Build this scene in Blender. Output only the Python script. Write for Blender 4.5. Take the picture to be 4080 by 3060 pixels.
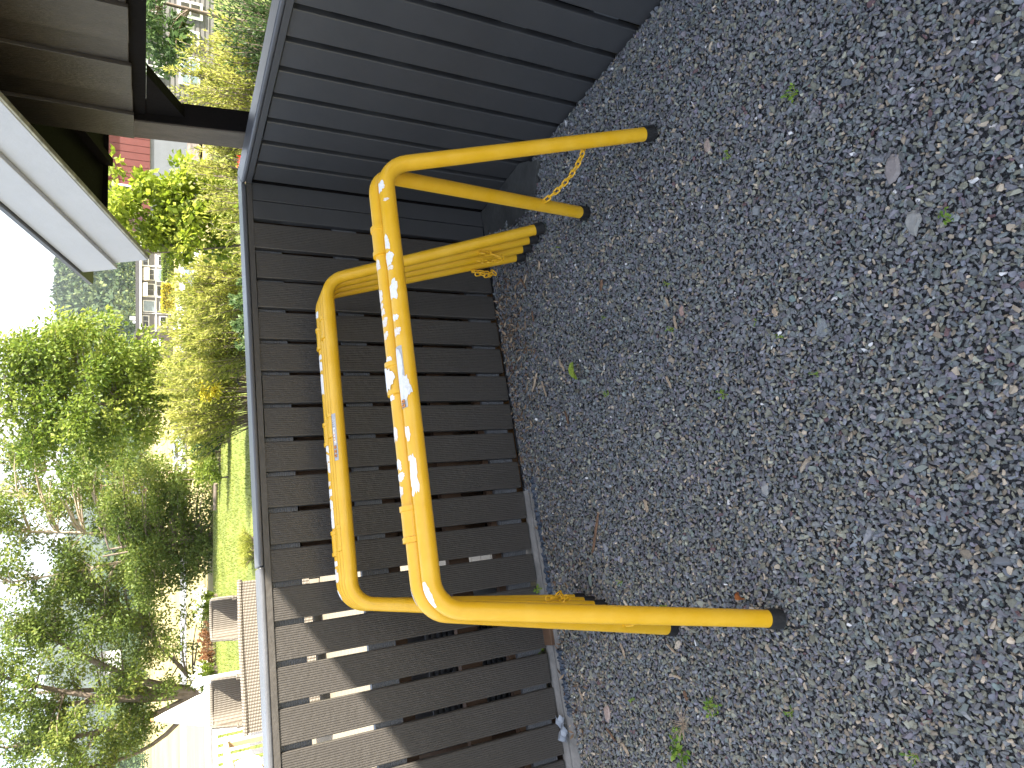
import bpy, math, random
import numpy as np
from mathutils import Vector, Matrix

for o in list(bpy.data.objects):
    bpy.data.objects.remove(o)
S = bpy.context.scene
col = S.collection
R = math.radians

# ------------------------------------------------------------------ camera, sky, sun, exposure
CAM_H, PITCH, FPX = 1.55, R(28.2), 2740.0
cp, sp = math.cos(PITCH), math.sin(PITCH)
XA, DA, FA = np.array([1., 0, 0]), np.array([0, -sp, -cp]), np.array([0, cp, -sp])
CPOS = np.array([0, 0, CAM_H])
cam = bpy.data.cameras.new('camera')
cam.sensor_fit = 'HORIZONTAL'; cam.sensor_width = 36.0; cam.lens = FPX / 4080 * 36
cam.clip_start = 0.05; cam.clip_end = 20000
co = bpy.data.objects.new('camera', cam); col.objects.link(co)
m = Matrix.Identity(4)
for i, ax in enumerate((DA, XA, -FA)):        # the phone was held upright, the picture lies on its side
    for k in range(3):
        m[k][i] = ax[k]
m.translation = Vector(CPOS)
co.matrix_world = m
S.camera = co

SUN_EL, SUN_AZ = R(37.9), R(106.6)               # azimuth clockwise from +Y
sd = Vector((math.sin(SUN_AZ) * math.cos(SUN_EL), math.cos(SUN_AZ) * math.cos(SUN_EL), math.sin(SUN_EL)))
W = bpy.data.worlds.new('World'); S.world = W; W.use_nodes = True
wn = W.node_tree
sky = wn.nodes.new('ShaderNodeTexSky'); sky.sky_type = 'NISHITA'; sky.sun_disc = False
sky.sun_elevation = SUN_EL; sky.sun_rotation = SUN_AZ
sky.air_density = 1.0; sky.dust_density = 2.5; sky.ozone_density = 1.0
wn.nodes['Background'].inputs['Strength'].default_value = 0.10
# broken thin cloud over the whole sky
wt = wn.nodes.new('ShaderNodeTexCoord'); wm = wn.nodes.new('ShaderNodeMapping'); wm.inputs['Scale'].default_value = (1.6, 1.6, 4.0)
wz = wn.nodes.new('ShaderNodeTexNoise'); wz.inputs['Scale'].default_value = 2.3; wz.inputs['Detail'].default_value = 9; wz.inputs['Roughness'].default_value = .6
wr = wn.nodes.new('ShaderNodeValToRGB'); wr.color_ramp.elements[0].position = .40; wr.color_ramp.elements[1].position = .60
wx = wn.nodes.new('ShaderNodeMix'); wx.data_type = 'RGBA'; wx.inputs['B'].default_value = (3.6, 3.65, 3.75, 1)
wn.links.new(wt.outputs['Generated'], wm.inputs[0]); wn.links.new(wm.outputs[0], wz.inputs[0]); wn.links.new(wz.outputs[0], wr.inputs[0])
wn.links.new(wr.outputs[0], wx.inputs['Factor']); wn.links.new(sky.outputs[0], wx.inputs['A'])
wn.links.new(wx.outputs['Result'], wn.nodes['Background'].inputs[0])
sl = bpy.data.lights.new('sun', 'SUN'); sl.energy = 5.0; sl.angle = R(0.53); sl.color = (1, .92, .79)
so = bpy.data.objects.new('sun', sl); col.objects.link(so)
so.rotation_euler = sd.to_track_quat('Z', 'Y').to_euler(); so.location = (20, 0, 20)
S.view_settings.view_transform = 'Standard'; S.view_settings.look = 'None'
S.view_settings.gamma = 1.0; S.view_settings.use_curve_mapping = False
S.view_settings.exposure = 2.5
S.render.engine = 'CYCLES'

# ------------------------------------------------------------------ frames and helpers
YAW = R(18.4)
LV = np.array([math.cos(YAW), math.sin(YAW), 0]); NV = np.array([math.sin(YAW), -math.cos(YAW), 0])
ORG = np.array([0.8996, 3.2416, 0.0])         # the inner corner of the two fences
def fw(s, n, z):                              # fence frame -> world: s along the long fence, n towards the yard
    return ORG + s * LV + n * NV + np.array([0, 0, z])
def fws(P):
    P = np.asarray(P, float); return ORG + P[:, :1] * LV + P[:, 1:2] * NV + np.c_[np.zeros((len(P), 2)), P[:, 2]]
def ray(x, y):
    return (3060 - y - 1530) * XA + (x - 2040) * DA + FPX * FA
def on_z(x, y, z=0.0):
    d = ray(x, y); return CPOS + (z - CAM_H) / d[2] * d
def on_y(x, y, Y):
    d = ray(x, y); return CPOS + Y / d[1] * d
def on_n(x, y, n):
    d = ray(x, y); p = ORG + n * NV; return CPOS + np.dot(p - CPOS, NV) / np.dot(d, NV) * d
def to_f(p):
    q = np.asarray(p) - ORG; return np.array([q @ LV, q @ NV, q[2]])

def tag(o, label, cat, group=None, kind=None):
    o['label'] = label
    if cat: o['category'] = cat
    if group: o['group'] = group
    if kind: o['kind'] = kind
    return o
def thing(name, label, cat, loc, rz=0.0, group=None):
    o = bpy.data.objects.new(name, None); col.objects.link(o)
    o.location = Vector(loc); o.rotation_euler = (0, 0, rz); o.empty_display_size = .1
    return tag(o, label, cat, group)
def pmat(o):
    M = Matrix.Identity(4)
    ch = []
    while o is not None:
        ch.append(o); o = o.parent
    for q in reversed(ch):
        M = M @ Matrix.LocRotScale(q.location, q.rotation_euler, q.scale)
    return M
class MB:
    """collects faces (world coordinates); build() links them as one mesh object"""
    def __init__(s): s.v = []; s.f = []; s.c = None
    def add(s, V, F):
        b = len(s.v); s.v.extend([tuple(map(float, p)) for p in V]); s.f.extend([tuple(int(i) + b for i in f) for f in F]); return s
    def hexa(s, P):
        return s.add(P, [(0, 3, 2, 1), (4, 5, 6, 7), (0, 1, 5, 4), (1, 2, 6, 5), (2, 3, 7, 6), (3, 0, 4, 7)])
    def box(s, a, b, fr=None):
        x0, y0, z0 = a; x1, y1, z1 = b
        P = [(x0, y0, z0), (x1, y0, z0), (x1, y1, z0), (x0, y1, z0), (x0, y0, z1), (x1, y0, z1), (x1, y1, z1), (x0, y1, z1)]
        if fr: P = [fr(*p) for p in P]
        return s.hexa(P)
    def prism(s, poly, ext, fr=None):
        """poly: 3-D points, ext: vector"""
        n = len(poly); P = [np.array(p, float) for p in poly]; Q = [p + np.array(ext) for p in P]
        A = P + Q
        if fr: A = [fr(*p) for p in A]
        return s.add(A, [tuple(range(n))[::-1], tuple(range(n, 2 * n))] + [(i, (i + 1) % n, (i + 1) % n + n, i + n) for i in range(n)])
    def tube(s, path, rad, seg=12, caps=True):
        path = [np.array(p, float) for p in path]; n = len(path)
        if not hasattr(rad, '__len__'): rad = [rad] * n
        T = []
        for i in range(n):
            t = path[min(i + 1, n - 1)] - path[max(i - 1, 0)]; T.append(t / (np.linalg.norm(t) + 1e-12))
        u = np.cross(T[0], [0, 0, 1.]);
        if np.linalg.norm(u) < .05: u = np.cross(T[0], [1., 0, 0])
        u /= np.linalg.norm(u); V = []
        for i in range(n):
            u = u - T[i] * (u @ T[i]); u /= np.linalg.norm(u); w = np.cross(T[i], u)
            for k in range(seg):
                a = 2 * math.pi * k / seg; V.append(path[i] + rad[i] * (math.cos(a) * u + math.sin(a) * w))
        F = [(i * seg + k, i * seg + (k + 1) % seg, (i + 1) * seg + (k + 1) % seg, (i + 1) * seg + k) for i in range(n - 1) for k in range(seg)]
        if caps: F += [tuple(range(seg))[::-1], tuple(range((n - 1) * seg, n * seg))]
        return s.add(V, F)
    def lathe(s, base, prof, seg=16):
        V = []; n = len(prof)
        for r, z in prof:
            for k in range(seg):
                a = 2 * math.pi * k / seg; V.append((base[0] + r * math.cos(a), base[1] + r * math.sin(a), base[2] + z))
        F = [(i * seg + k, i * seg + (k + 1) % seg, (i + 1) * seg + (k + 1) % seg, (i + 1) * seg + k) for i in range(n - 1) for k in range(seg)]
        F += [tuple(range(seg))[::-1], tuple(range((n - 1) * seg, n * seg))]
        return s.add(V, F)
    def build(s, name, mat, parent=None, smooth=False, bevel=0.0, origin=None):
        me = bpy.data.meshes.new(name); V = np.array(s.v)
        o = bpy.data.objects.new(name, me); col.objects.link(o)
        if parent is not None:
            M = np.array(pmat(parent).inverted()); V = V @ M[:3, :3].T + M[:3, 3]; o.parent = parent
        if origin is None: origin = np.array([(V[:, 0].min() + V[:, 0].max()) / 2, (V[:, 1].min() + V[:, 1].max()) / 2, V[:, 2].min()])
        V = V - origin; o.location = Vector(origin)
        me.from_pydata(V.tolist(), [], s.f); me.materials.append(mat)
        if smooth:
            me.shade_smooth(); me.set_sharp_from_angle(angle=R(40))
        if bevel:
            b = o.modifiers.new('bevel', 'BEVEL'); b.width = bevel; b.segments = 2; b.limit_method = 'ANGLE'
        me.update(); return o
def fast_mesh(name, V, F, mat, parent=None, attr=None, smooth=False):
    """V (n,3), F (m,k) arrays in world space; attr: per-vertex float 'tone'"""
    me = bpy.data.meshes.new(name); o = bpy.data.objects.new(name, me); col.objects.link(o)
    V = np.asarray(V, float)
    if parent is not None:
        M = np.array(pmat(parent).inverted()); V = V @ M[:3, :3].T + M[:3, 3]; o.parent = parent
    nf, k = F.shape
    me.vertices.add(len(V)); me.vertices.foreach_set('co', V.astype(np.float32).ravel())
    me.loops.add(nf * k); me.loops.foreach_set('vertex_index', F.astype(np.int32).ravel())
    me.polygons.add(nf); me.polygons.foreach_set('loop_start', np.arange(0, nf * k, k, dtype=np.int32))
    me.update(calc_edges=True); me.validate()
    if attr is not None:
        a = me.attributes.new('tone', 'FLOAT', 'POINT'); a.data.foreach_set('value', np.asarray(attr, np.float32))
    me.materials.append(mat)
    if smooth: me.shade_smooth()
    return o
def link_copy(src, parent, loc, name=None):
    c = src.copy(); col.objects.link(c); c.parent = parent; c.location = loc; return c

# ------------------------------------------------------------------ materials
def mat(name, c, rough=.6, var=.0, scale=8.0, bump=0.0, bscale=60.0, spec=.5, metal=0.0, c2=None, stretch=None, coord='Object', detail=5):
    M = bpy.data.materials.new(name); M.use_nodes = True; nt = M.node_tree; b = nt.nodes['Principled BSDF']
    b.inputs['Base Color'].default_value = (*c, 1); b.inputs['Roughness'].default_value = rough
    b.inputs['Specular IOR Level'].default_value = spec; b.inputs['Metallic'].default_value = metal
    tc = nt.nodes.new('ShaderNodeTexCoord'); mp = nt.nodes.new('ShaderNodeMapping')
    nt.links.new(tc.outputs[coord], mp.inputs[0])
    if stretch: mp.inputs['Scale'].default_value = stretch
    if var or c2:
        n = nt.nodes.new('ShaderNodeTexNoise'); n.inputs['Scale'].default_value = scale; n.inputs['Detail'].default_value = detail
        n.inputs['Roughness'].default_value = .65
        nt.links.new(mp.outputs[0], n.inputs[0])
        rp = nt.nodes.new('ShaderNodeValToRGB'); nt.links.new(n.outputs[0], rp.inputs[0])
        rp.color_ramp.elements[0].position = .32; rp.color_ramp.elements[1].position = .68
        lo = tuple(x * (1 - var) for x in c); hi = c2 if c2 else tuple(min(1, x * (1 + var)) for x in c)
        rp.color_ramp.elements[0].color = (*lo, 1); rp.color_ramp.elements[1].color = (*hi, 1)
        nt.links.new(rp.outputs[0], b.inputs['Base Color'])
    if bump:
        n2 = nt.nodes.new('ShaderNodeTexNoise'); n2.inputs['Scale'].default_value = bscale; n2.inputs['Detail'].default_value = 4
        nt.links.new(mp.outputs[0], n2.inputs[0])
        bp = nt.nodes.new('ShaderNodeBump'); bp.inputs['Strength'].default_value = bump; bp.inputs['Distance'].default_value = .01
        nt.links.new(n2.outputs[0], bp.inputs['Height']); nt.links.new(bp.outputs[0], b.inputs['Normal'])
    return M
def leafmat(name, stops, transl=.35, rough=.5):
    M = bpy.data.materials.new(name); M.use_nodes = True; nt = M.node_tree; b = nt.nodes['Principled BSDF']
    at = nt.nodes.new('ShaderNodeAttribute'); at.attribute_name = 'tone'
    rp = nt.nodes.new('ShaderNodeValToRGB'); nt.links.new(at.outputs['Fac'], rp.inputs[0])
    el = rp.color_ramp.elements
    while len(el) < len(stops): el.new(.5)
    for e, (p, c) in zip(el, stops): e.position = p; e.color = (*c, 1)
    nt.links.new(rp.outputs[0], b.inputs['Base Color']); b.inputs['Roughness'].default_value = rough
    b.inputs['Specular IOR Level'].default_value = .35
    t = nt.nodes.new('ShaderNodeBsdfTranslucent'); nt.links.new(rp.outputs[0], t.inputs[0])
    mx = nt.nodes.new('ShaderNodeMixShader'); mx.inputs[0].default_value = transl
    nt.links.new(b.outputs[0], mx.inputs[1]); nt.links.new(t.outputs[0], mx.inputs[2])
    nt.links.new(mx.outputs[0], nt.nodes['Material Output'].inputs[0])
    return M

M = {}
M['slat'] = mat('dark_grey_fence_paint', (.060, .055, .050), .42, .12, 3, .25, 45, .5)
M['slat_r'] = mat('smooth_dark_grey_fence_paint', (.052, .053, .056), .38, .10, 3, .10, 25, .5)
M['cap'] = mat('blue_grey_cap_paint', (.085, .089, .099), .33, .10, 6, .15, 60, .5)
M['rail'] = mat('ribbed_rail_paint', (.14, .148, .162), .45, .1, 8, .1, 80)
M['brownwood'] = mat('brown_impregnated_wood', (.10, .055, .030), .7, .3, 6, .2, 60)
M['yellow'] = mat('yellow_enamel', (.77, .425, .010), .34, .05, 14, .04, 220, .5, c2=(.78, .46, .035))
M['rubber'] = mat('black_rubber', (.012, .012, .013), .6, .3, 60, .2, 150)
M['splash'] = mat('white_paint_splash', (.80, .80, .80), .5, .08, 120, .3, 220)
M['thin_splash'] = mat('thin_white_paint', (.78, .66, .50), .5, .12, 160, .2, 220, c2=(.82, .79, .76))
M['label'] = mat('silver_grey_label', (.42, .43, .45), .4, .12, 60, .1, 200)
M['label_dark'] = mat('label_grey_band', (.16, .17, .19), .4, .1, 60)
M['label_white'] = mat('worn_white_label', (.72, .73, .75), .5, .08, 80, .35, 120)
M['ink'] = mat('black_ink', (.02, .02, .022), .5)
M['orange'] = mat('orange_print', (.72, .25, .03), .45)
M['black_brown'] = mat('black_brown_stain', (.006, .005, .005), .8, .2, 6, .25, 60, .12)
M['panel'] = mat('brown_stained_boards', (.044, .037, .031), .42, .25, 3.5, .35, 55, .6, stretch=(4, 4, 1))
M['post_side'] = mat('brown_post_side', (.085, .070, .056), .6, .25, 5, .5, 60, stretch=(6, 6, 1))
M['barge'] = mat('pale_grey_bargeboard_paint', (.42, .44, .49), .42, .05, 5, .12, 40)
M['dirt_edge'] = mat('mouldy_grey_edge', (.33, .33, .28), .7, .4, 30)
M['flash'] = mat('dark_metal_flashing', (.10, .105, .12), .4, .1, 10, metal=.4)
M['roofing'] = mat('black_roofing_felt', (.035, .035, .037), .85, .2, 20, .4, 120)
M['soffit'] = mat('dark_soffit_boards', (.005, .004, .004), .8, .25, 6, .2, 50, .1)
M['concrete'] = mat('grey_concrete', (.22, .215, .205), .8, .25, 10, .35, 70)
M['slab'] = mat('dark_wet_stone_slab', (.050, .052, .050), .5, .35, 9, .4, 30)
M['membrane'] = mat('blue_black_membrane', (.035, .050, .075), .45, .3, 30, .5, 70)
M['gravel_base'] = mat('gravel_bed', (.055, .058, .063), .9, .45, 90, 1.0, 160)  # dark base colour stands in for shade in the gaps between stones
M['chip'] = mat('weathered_wood_chip', (.36, .28, .20), .8, .25, 40, .3, 120)
M['bark_debris'] = mat('brown_dry_debris', (.15, .085, .05), .85, .4, 40, .3, 120)
M['lawn'] = mat('lawn_soil_green', (.12, .155, .022), .9, .25, 1.2, .6, 20, c2=(.17, .20, .032))
M['deck'] = mat('pale_deck_boards', (.19, .165, .125), .7, .15, 5, .2, 50)
M['wicker'] = None

# ------------------------------------------------------------------ gravel yard
rng = np.random.default_rng(7)
def ground_z(s, n):
    """yard height in the fence frame: a shallow dip along the right fence"""
    s = np.asarray(s, float); n = np.asarray(n, float)
    d = np.clip(1 - (-s) / .30, 0, 1)
    return -.055 * d * d * np.clip(n / .5, 0, 1) + .006 * np.sin(3.1 * s + 1) * np.sin(2.7 * n) - .004
gs = np.linspace(-5.2, 0.02, 90); gn_ = np.linspace(-.03, 6.2, 90)
GS, GN = np.meshgrid(gs, gn_)
P = np.c_[GS.ravel(), GN.ravel(), (ground_z(GS, GN) - .010).ravel()]
idx = np.arange(90 * 90).reshape(90, 90)
Fq = np.c_[idx[:-1, :-1].ravel(), idx[1:, :-1].ravel(), idx[1:, 1:].ravel(), idx[:-1, 1:].ravel()]
o = fast_mesh('gravel_bed', fws(P), Fq, M['gravel_base'], smooth=True)
tag(o, 'bed under the slate gravel, coloured dark as shade between the stones', None, kind='structure')

def inside_view(Pw, mx=260):
    q = Pw - CPOS; c = q @ FA; x = 2040 + FPX * (q @ DA) / c; u = 1530 + FPX * (q @ XA) / c
    return (c > .2) & (x > 1700) & (x < 4080 + mx) & (u > -mx) & (u < 3060 + mx)
SLAB = np.array([(.0, -.01), (.0, .44), (-.09, .589), (-.25, .51), (-.262, .335), (-.144, -.01)])
def in_poly(p, poly):
    r = np.zeros(len(p), bool); n = len(poly)
    for i in range(n):
        a, b = poly[i], poly[(i + 1) % n]
        c = (a[1] > p[:, 1]) != (b[1] > p[:, 1])
        xx = (b[0] - a[0]) * (p[:, 1] - a[1]) / (b[1] - a[1] + 1e-12) + a[0]
        r ^= c & (p[:, 0] < xx)
    return r
def stones(pitch, jit, zlo, zhi, smin, smax):
    a = np.arange(-4.2, .0, pitch); b = np.arange(.0, 3.6, pitch)
    A, B = np.meshgrid(a, b); p = np.c_[A.ravel(), B.ravel()] + rng.uniform(-jit, jit, (A.size, 2))
    z = ground_z(p[:, 0], p[:, 1]) + rng.uniform(zlo, zhi, len(p))
    wz = fws(np.c_[p, z]); k = inside_view(wz); p, z, wz = p[k], z[k], wz[k]
    k = ~in_poly(p + rng.normal(0, .012, p.shape), SLAB)
    k &= ~((p[:, 0] < -1.49) & (p[:, 1] < .104 + .012 * np.sin(9 * p[:, 0])))
    k &= (p[:, 1] > .012) & (p[:, 0] < -.006)
    p, z, wz = p[k], z[k], wz[k]
    r = smin + (smax - smin) * rng.beta(1.5, 3.2, len(p))
    return p, wz, r
sets = [stones(.0098, .0058, -.006, .002, .0052, .0126), stones(.0165, .010, .000, .005, .0048, .0132), stones(.110, .05, .0, .005, .012, .020)]
p = np.concatenate([q[0] for q in sets]); wz = np.concatenate([q[1] for q in sets]); r = np.concatenate([q[2] for q in sets])
n = len(p)
rot = np.c_[rng.normal(0, .42, n), rng.normal(0, .42, n), rng.uniform(0, 6.28, n)]
scl = np.c_[r * rng.uniform(.85, 1.45, n), r * rng.uniform(.6, 1.0, n), r * rng.uniform(.28, .62, n)]
base = np.array([.134, .140, .149]) * rng.lognormal(0, .22, n)[:, None] * (1 + rng.normal(0, .05, (n, 3)))
t = rng.random(n)
left = np.clip((-p[:, 0] - 1.2) / 1.5, 0, 1); near = np.clip(1 - p[:, 1] / .45, 0, 1)
ol = t < .11 + .13 * left
base[ol] = np.array([.185, .185, .145]) * rng.lognormal(0, .25, ol.sum())[:, None]
tn = (t > .93 - .07 * left - .12 * near * left)
base[tn] = np.array([.27, .225, .17]) * rng.lognormal(0, .3, tn.sum())[:, None]
wh = (t > .40) & (t < .4028); base[wh] = (.60, .60, .60)
rd = (t > .5) & (t < .506); base[rd] = (.11, .065, .07)
base = np.clip(base, .02, .8)
me = bpy.data.meshes.new('gravel'); me.vertices.add(n); me.vertices.foreach_set('co', wz.astype(np.float32).ravel())
for nm, arr in (('rot', rot), ('scl', scl)):
    a = me.attributes.new(nm, 'FLOAT_VECTOR', 'POINT'); a.data.foreach_set('vector', arr.astype(np.float32).ravel())
a = me.attributes.new('stone_col', 'FLOAT_COLOR', 'POINT'); a.data.foreach_set('color', np.c_[base, np.ones(n)].astype(np.float32).ravel())
a = me.attributes.new('kindi', 'INT', 'POINT'); a.data.foreach_set('value', rng.integers(0, 10, n).astype(np.int32))
gravel = bpy.data.objects.new('gravel', me); col.objects.link(gravel)
tag(gravel, 'loose blue grey slate gravel covering the yard', None, kind='stuff')
SM = bpy.data.materials.new('slate_stone'); SM.use_nodes = True
nt = SM.node_tree; b = nt.nodes['Principled BSDF']; b.inputs['Roughness'].default_value = .72
at = nt.nodes.new('ShaderNodeAttribute'); at.attribute_type = 'INSTANCER'; at.attribute_name = 'stone_col'
nt.links.new(at.outputs['Color'], b.inputs['Base Color'])
ng = bpy.data.node_groups.new('gravel_stones', 'GeometryNodeTree')
ng.interface.new_socket('Geometry', in_out='INPUT', socket_type='NodeSocketGeometry')
ng.interface.new_socket('Geometry', in_out='OUTPUT', socket_type='NodeSocketGeometry')
N_ = ng.nodes; Lk = ng.links
gi = N_.new('NodeGroupInput'); go = N_.new('NodeGroupOutput')
g2i = N_.new('GeometryNodeGeometryToInstance')
for i in range(10):
    pt = N_.new('GeometryNodePoints'); pt.inputs['Count'].default_value = 11
    rv = N_.new('FunctionNodeRandomValue'); rv.data_type = 'FLOAT_VECTOR'
    rv.inputs[0].default_value = (-1, -1, -1); rv.inputs[1].default_value = (1, 1, 1); rv.inputs['Seed'].default_value = 31 + i * 7
    nr = N_.new('ShaderNodeVectorMath'); nr.operation = 'NORMALIZE'; Lk.new(rv.outputs[0], nr.inputs[0])
    Lk.new(nr.outputs[0], pt.inputs['Position'])
    ch = N_.new('GeometryNodeConvexHull'); Lk.new(pt.outputs[0], ch.inputs[0])
    sm = N_.new('GeometryNodeSetMaterial'); sm.inputs['Material'].default_value = SM
    Lk.new(ch.outputs[0], sm.inputs[0]); Lk.new(sm.outputs[0], g2i.inputs[0])
iop = N_.new('GeometryNodeInstanceOnPoints'); iop.inputs['Pick Instance'].default_value = True
def named(nm, ty):
    x = N_.new('GeometryNodeInputNamedAttribute'); x.data_type = ty; x.inputs['Name'].default_value = nm; return x.outputs[0]
e2r = N_.new('FunctionNodeEulerToRotation'); Lk.new(named('rot', 'FLOAT_VECTOR'), e2r.inputs[0])
Lk.new(gi.outputs[0], iop.inputs['Points']); Lk.new(g2i.outputs[0], iop.inputs['Instance'])
Lk.new(named('kindi', 'INT'), iop.inputs['Instance Index']); Lk.new(e2r.outputs[0], iop.inputs['Rotation'])
Lk.new(named('scl', 'FLOAT_VECTOR'), iop.inputs['Scale']); Lk.new(iop.outputs[0], go.inputs[0])
md = gravel.modifiers.new('stones', 'NODES'); md.node_group = ng
me.materials.append(SM)
print('stones', n)

# ------------------------------------------------------------------ fences
SLAT_W, GAP = .1205, .0203
PITCHL = .1408
def ribbed_slat(w, th, z0, z1, ribs):
    """front profile with fine vertical grooves; front at n=0, back at n=-th (local x=s, y=-n)"""
    prof = [(-w / 2, th)]
    bv = .003
    prof += [(-w / 2, bv), (-w / 2 + bv, 0)]
    if ribs:
        p_ = (w - 2 * bv) / ribs
        for i in range(ribs):
            x = -w / 2 + bv + i * p_
            prof += [(x + .50 * p_, 0), (x + .62 * p_, .0016), (x + .88 * p_, .0016), (x + p_, 0)]
    prof += [(w / 2 - bv, 0), (w / 2, bv), (w / 2, th)]
    P = []
    for q in prof:
        if not P or abs(P[-1][0] - q[0]) + abs(P[-1][1] - q[1]) > 1e-6: P.append(q)
    n = len(P); V = [(x, y, z0) for x, y in P] + [(x, y, z1) for x, y in P]
    F = [(i, (i + 1) % n, (i + 1) % n + n, i + n) for i in range(n)] + [tuple(range(n))[::-1], tuple(range(n, 2 * n))]
    return V, F
def mesh_from(name, V, F, mt):
    me = bpy.data.meshes.new(name); me.from_pydata(V, [], F); me.materials.append(mt); me.update(); return me
fence_l = thing('slatted_fence', 'long dark grey fence of grooved vertical slats below the wicker furniture', 'fence', fw(-1.8, -.06, 0), YAW)
slat_me = mesh_from('slat', *ribbed_slat(SLAT_W, .027, 0, 1.12, 14), M['slat'])
s0 = -.195 - SLAT_W / 2 + .003
rr = random.Random(3)
top_gap0 = -.194
for i in range(21):
    sc = top_gap0 - PITCHL * i - GAP / 2 - SLAT_W / 2
    o = bpy.data.objects.new('slat', slat_me); col.objects.link(o); o.parent = fence_l
    o.location = (sc + 1.8, -.06 + rr.uniform(-.0015, .0015), .006 + rr.uniform(-.004, .004))
    o.rotation_euler = (0, rr.uniform(-.0012, .0012), rr.uniform(-.004, .004))
MB().box((-.182, -.030, 0), (-.094, .0, 1.126), fw).build('slat', M['slat_r'], fence_l, bevel=.002)
MB().box((-.088, -.032, -.01), (.0, -.003, 1.126), fw).build('corner_piece', M['slat_r'], fence_l, bevel=.002)
# ribbed rails behind the slats
def ribbed_rail(z0, z1, a, b_, n0, th, ribs, par, axis='s'):
    prof = [(n0 - th, z0), (n0, z0)]; p_ = (z1 - z0) / ribs
    for i in range(ribs):
        z = z0 + i * p_; prof += [(n0, z + .5 * p_), (n0 - .0022, z + .6 * p_), (n0 - .0022, z + .9 * p_), (n0, z + p_)]
    prof.append((n0 - th, z1))
    m_ = MB()
    if axis == 's': m_.prism([(a, q, z) for q, z in prof], (b_ - a, 0, 0), fw)
    else: m_.prism([(-q, a, z) for q, z in prof], (0, b_ - a, 0), fw)
    return m_.build('rail', M['rail'], par)
ribbed_rail(1.010, 1.122, -3.2, -.19, -.0288, .027, 13, fence_l)
ribbed_rail(.665, .775, -3.2, -.10, -.0288, .027, 13, fence_l)
ribbed_rail(.020, .135, -3.2, -.10, -.0288, .027, 13, fence_l)
for z0, z1, n1 in ((.60, .66, -.075), (.29, .385, -.06), (.135, .165, -.05)):
    MB().box((-3.2, n1 - .036, z0), (-.05, n1, z1), fw).build('rail', M['brownwood'], fence_l)
for s_ in (-.12, -1.32, -2.52):
    MB().box((s_ - .048, -.172, -.3), (s_ + .048, -.077, 1.115), fw).build('fence_post', M['brownwood'], fence_l)
# backs of the boards on the terrace side, staggered a little
def capboard(pts, z0, z1, par, mt=None):
    return MB().prism([(a, b_, z0) for a, b_ in pts], (0, 0, z1 - z0), fw).build('cap_board', mt or M['cap'], par, bevel=.006)
capboard([(.108, -.118), (-.016, .005), (-1.668, .005), (-1.668, -.118)], 1.151, 1.169, fence_l)
capboard([(-1.671, -.118), (-1.671, .005), (-3.3, .005), (-3.3, -.118)], 1.150, 1.168, fence_l)
MB().box((-3.28, -.110, 1.127), (-.004, .0035, 1.1490), fw).build('trim', M['slat'], fence_l)

fence_r = thing('slatted_fence', 'dark fence of smooth wide slats running under the porch post to the corner', 'fence', fw(.06, .9, 0), YAW)
PR = .1435
slat_r = mesh_from('slat', *ribbed_slat(.1185, .030, -.09, 1.122, 0), M['slat_r'])
for i in range(13):
    n_c = .004 + PR * (i + .5)
    o = bpy.data.objects.new('slat', slat_r); col.objects.link(o); o.parent = fence_r
    o.location = (-.06 + rr.uniform(-.001, .001), .9 - n_c, rr.uniform(-.003, .003)); o.rotation_euler = (0, 0, -math.pi / 2 + rr.uniform(-.004, .004))
def rail_r(z0, z1):
    MB().box((.0282, .01, z0), (.055, 1.9, z1), fw).build('rail', M['rail'], fence_r)
rail_r(1.0, 1.121); rail_r(.68, .79); rail_r(.33, .43); rail_r(.02, .13)
MB().box((.057, .0, -.3), (.062, 1.9, 1.05), fw).build('backing_board', M['black_brown'], fence_r)
for n_ in (.3, 1.3): MB().box((.063, n_ - .048, -.3), (.155, n_ + .048, 1.118), fw).build('fence_post', M['black_brown'], fence_r)
MB().box((.002, -.07, -.05), (.05, -.002, 1.134), fw).build('corner_piece', M['black_brown'], fence_r)  # added dark filler block that closes a bright gap at the corner
capboard([(.110, -.1165), (-.0145, .0065), (-.0145, 2.0), (.110, 2.0)], 1.152, 1.1702, fence_r)
MB().box((-.0125, .0045, 1.128), (.105, 1.98, 1.1508), fw).build('trim', M['slat_r'], fence_r)

# brown plank boxes added to darken the slat gaps, and a terrace air unit
def backing_box(label, s0_, s1_, n0_, n1_, zt_):
    bx_ = thing('backing_box', label, 'box', fw((s0_ + s1_) / 2, (n0_ + n1_) / 2, -.307), YAW)
    k_ = 9; hh_ = (zt_ + .30) / k_
    for i in range(k_):
        for (a_, b2, c_, d_) in ((s0_, s1_, n1_ - .02, n1_), (s0_, s1_, n0_, n0_ + .02), (s0_, s0_ + .02, n0_ + .021, n1_ - .021), (s1_ - .02, s1_, n0_ + .021, n1_ - .021)):
            MB().box((a_, c_, -.305 + hh_ * i), (b2, d_, -.305 + hh_ * (i + 1) - .004), fw).build('plank', M['brownwood'], bx_)
    MB().box((s0_ - .02, n0_ - .02, zt_), (s1_ + .02, n1_ + .012, zt_ + .025), fw).build('lid', M['brownwood'], bx_)
backing_box('added brown plank box darkening the slat gaps next to the fence corner', -1.70, .28, -.62, -.20, .98)
backing_box('added brown plank box darkening the gaps at the sunlit end of the slats', -4.0, -2.66, -.70, -.20, .72)
unit = thing('air_unit', 'low black louvred air unit behind the slats', 'air unit', fw(-2.16, -.5, -.307), YAW)
MB().box((-2.62, -.72, -.305), (-1.74, -.312, .56), fw).build('casing', M['flash'], unit, bevel=.01)
MB().box((-2.0, -.310, -.25), (-1.80, -.300, .46), fw).build('side_panel', M['barge'], unit)
for i in range(26): MB().box((-2.60, -.310, -.27 + .028 * i), (-2.02, -.296, -.258 + .028 * i), fw).build('louvre', M['rail'], unit)

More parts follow.
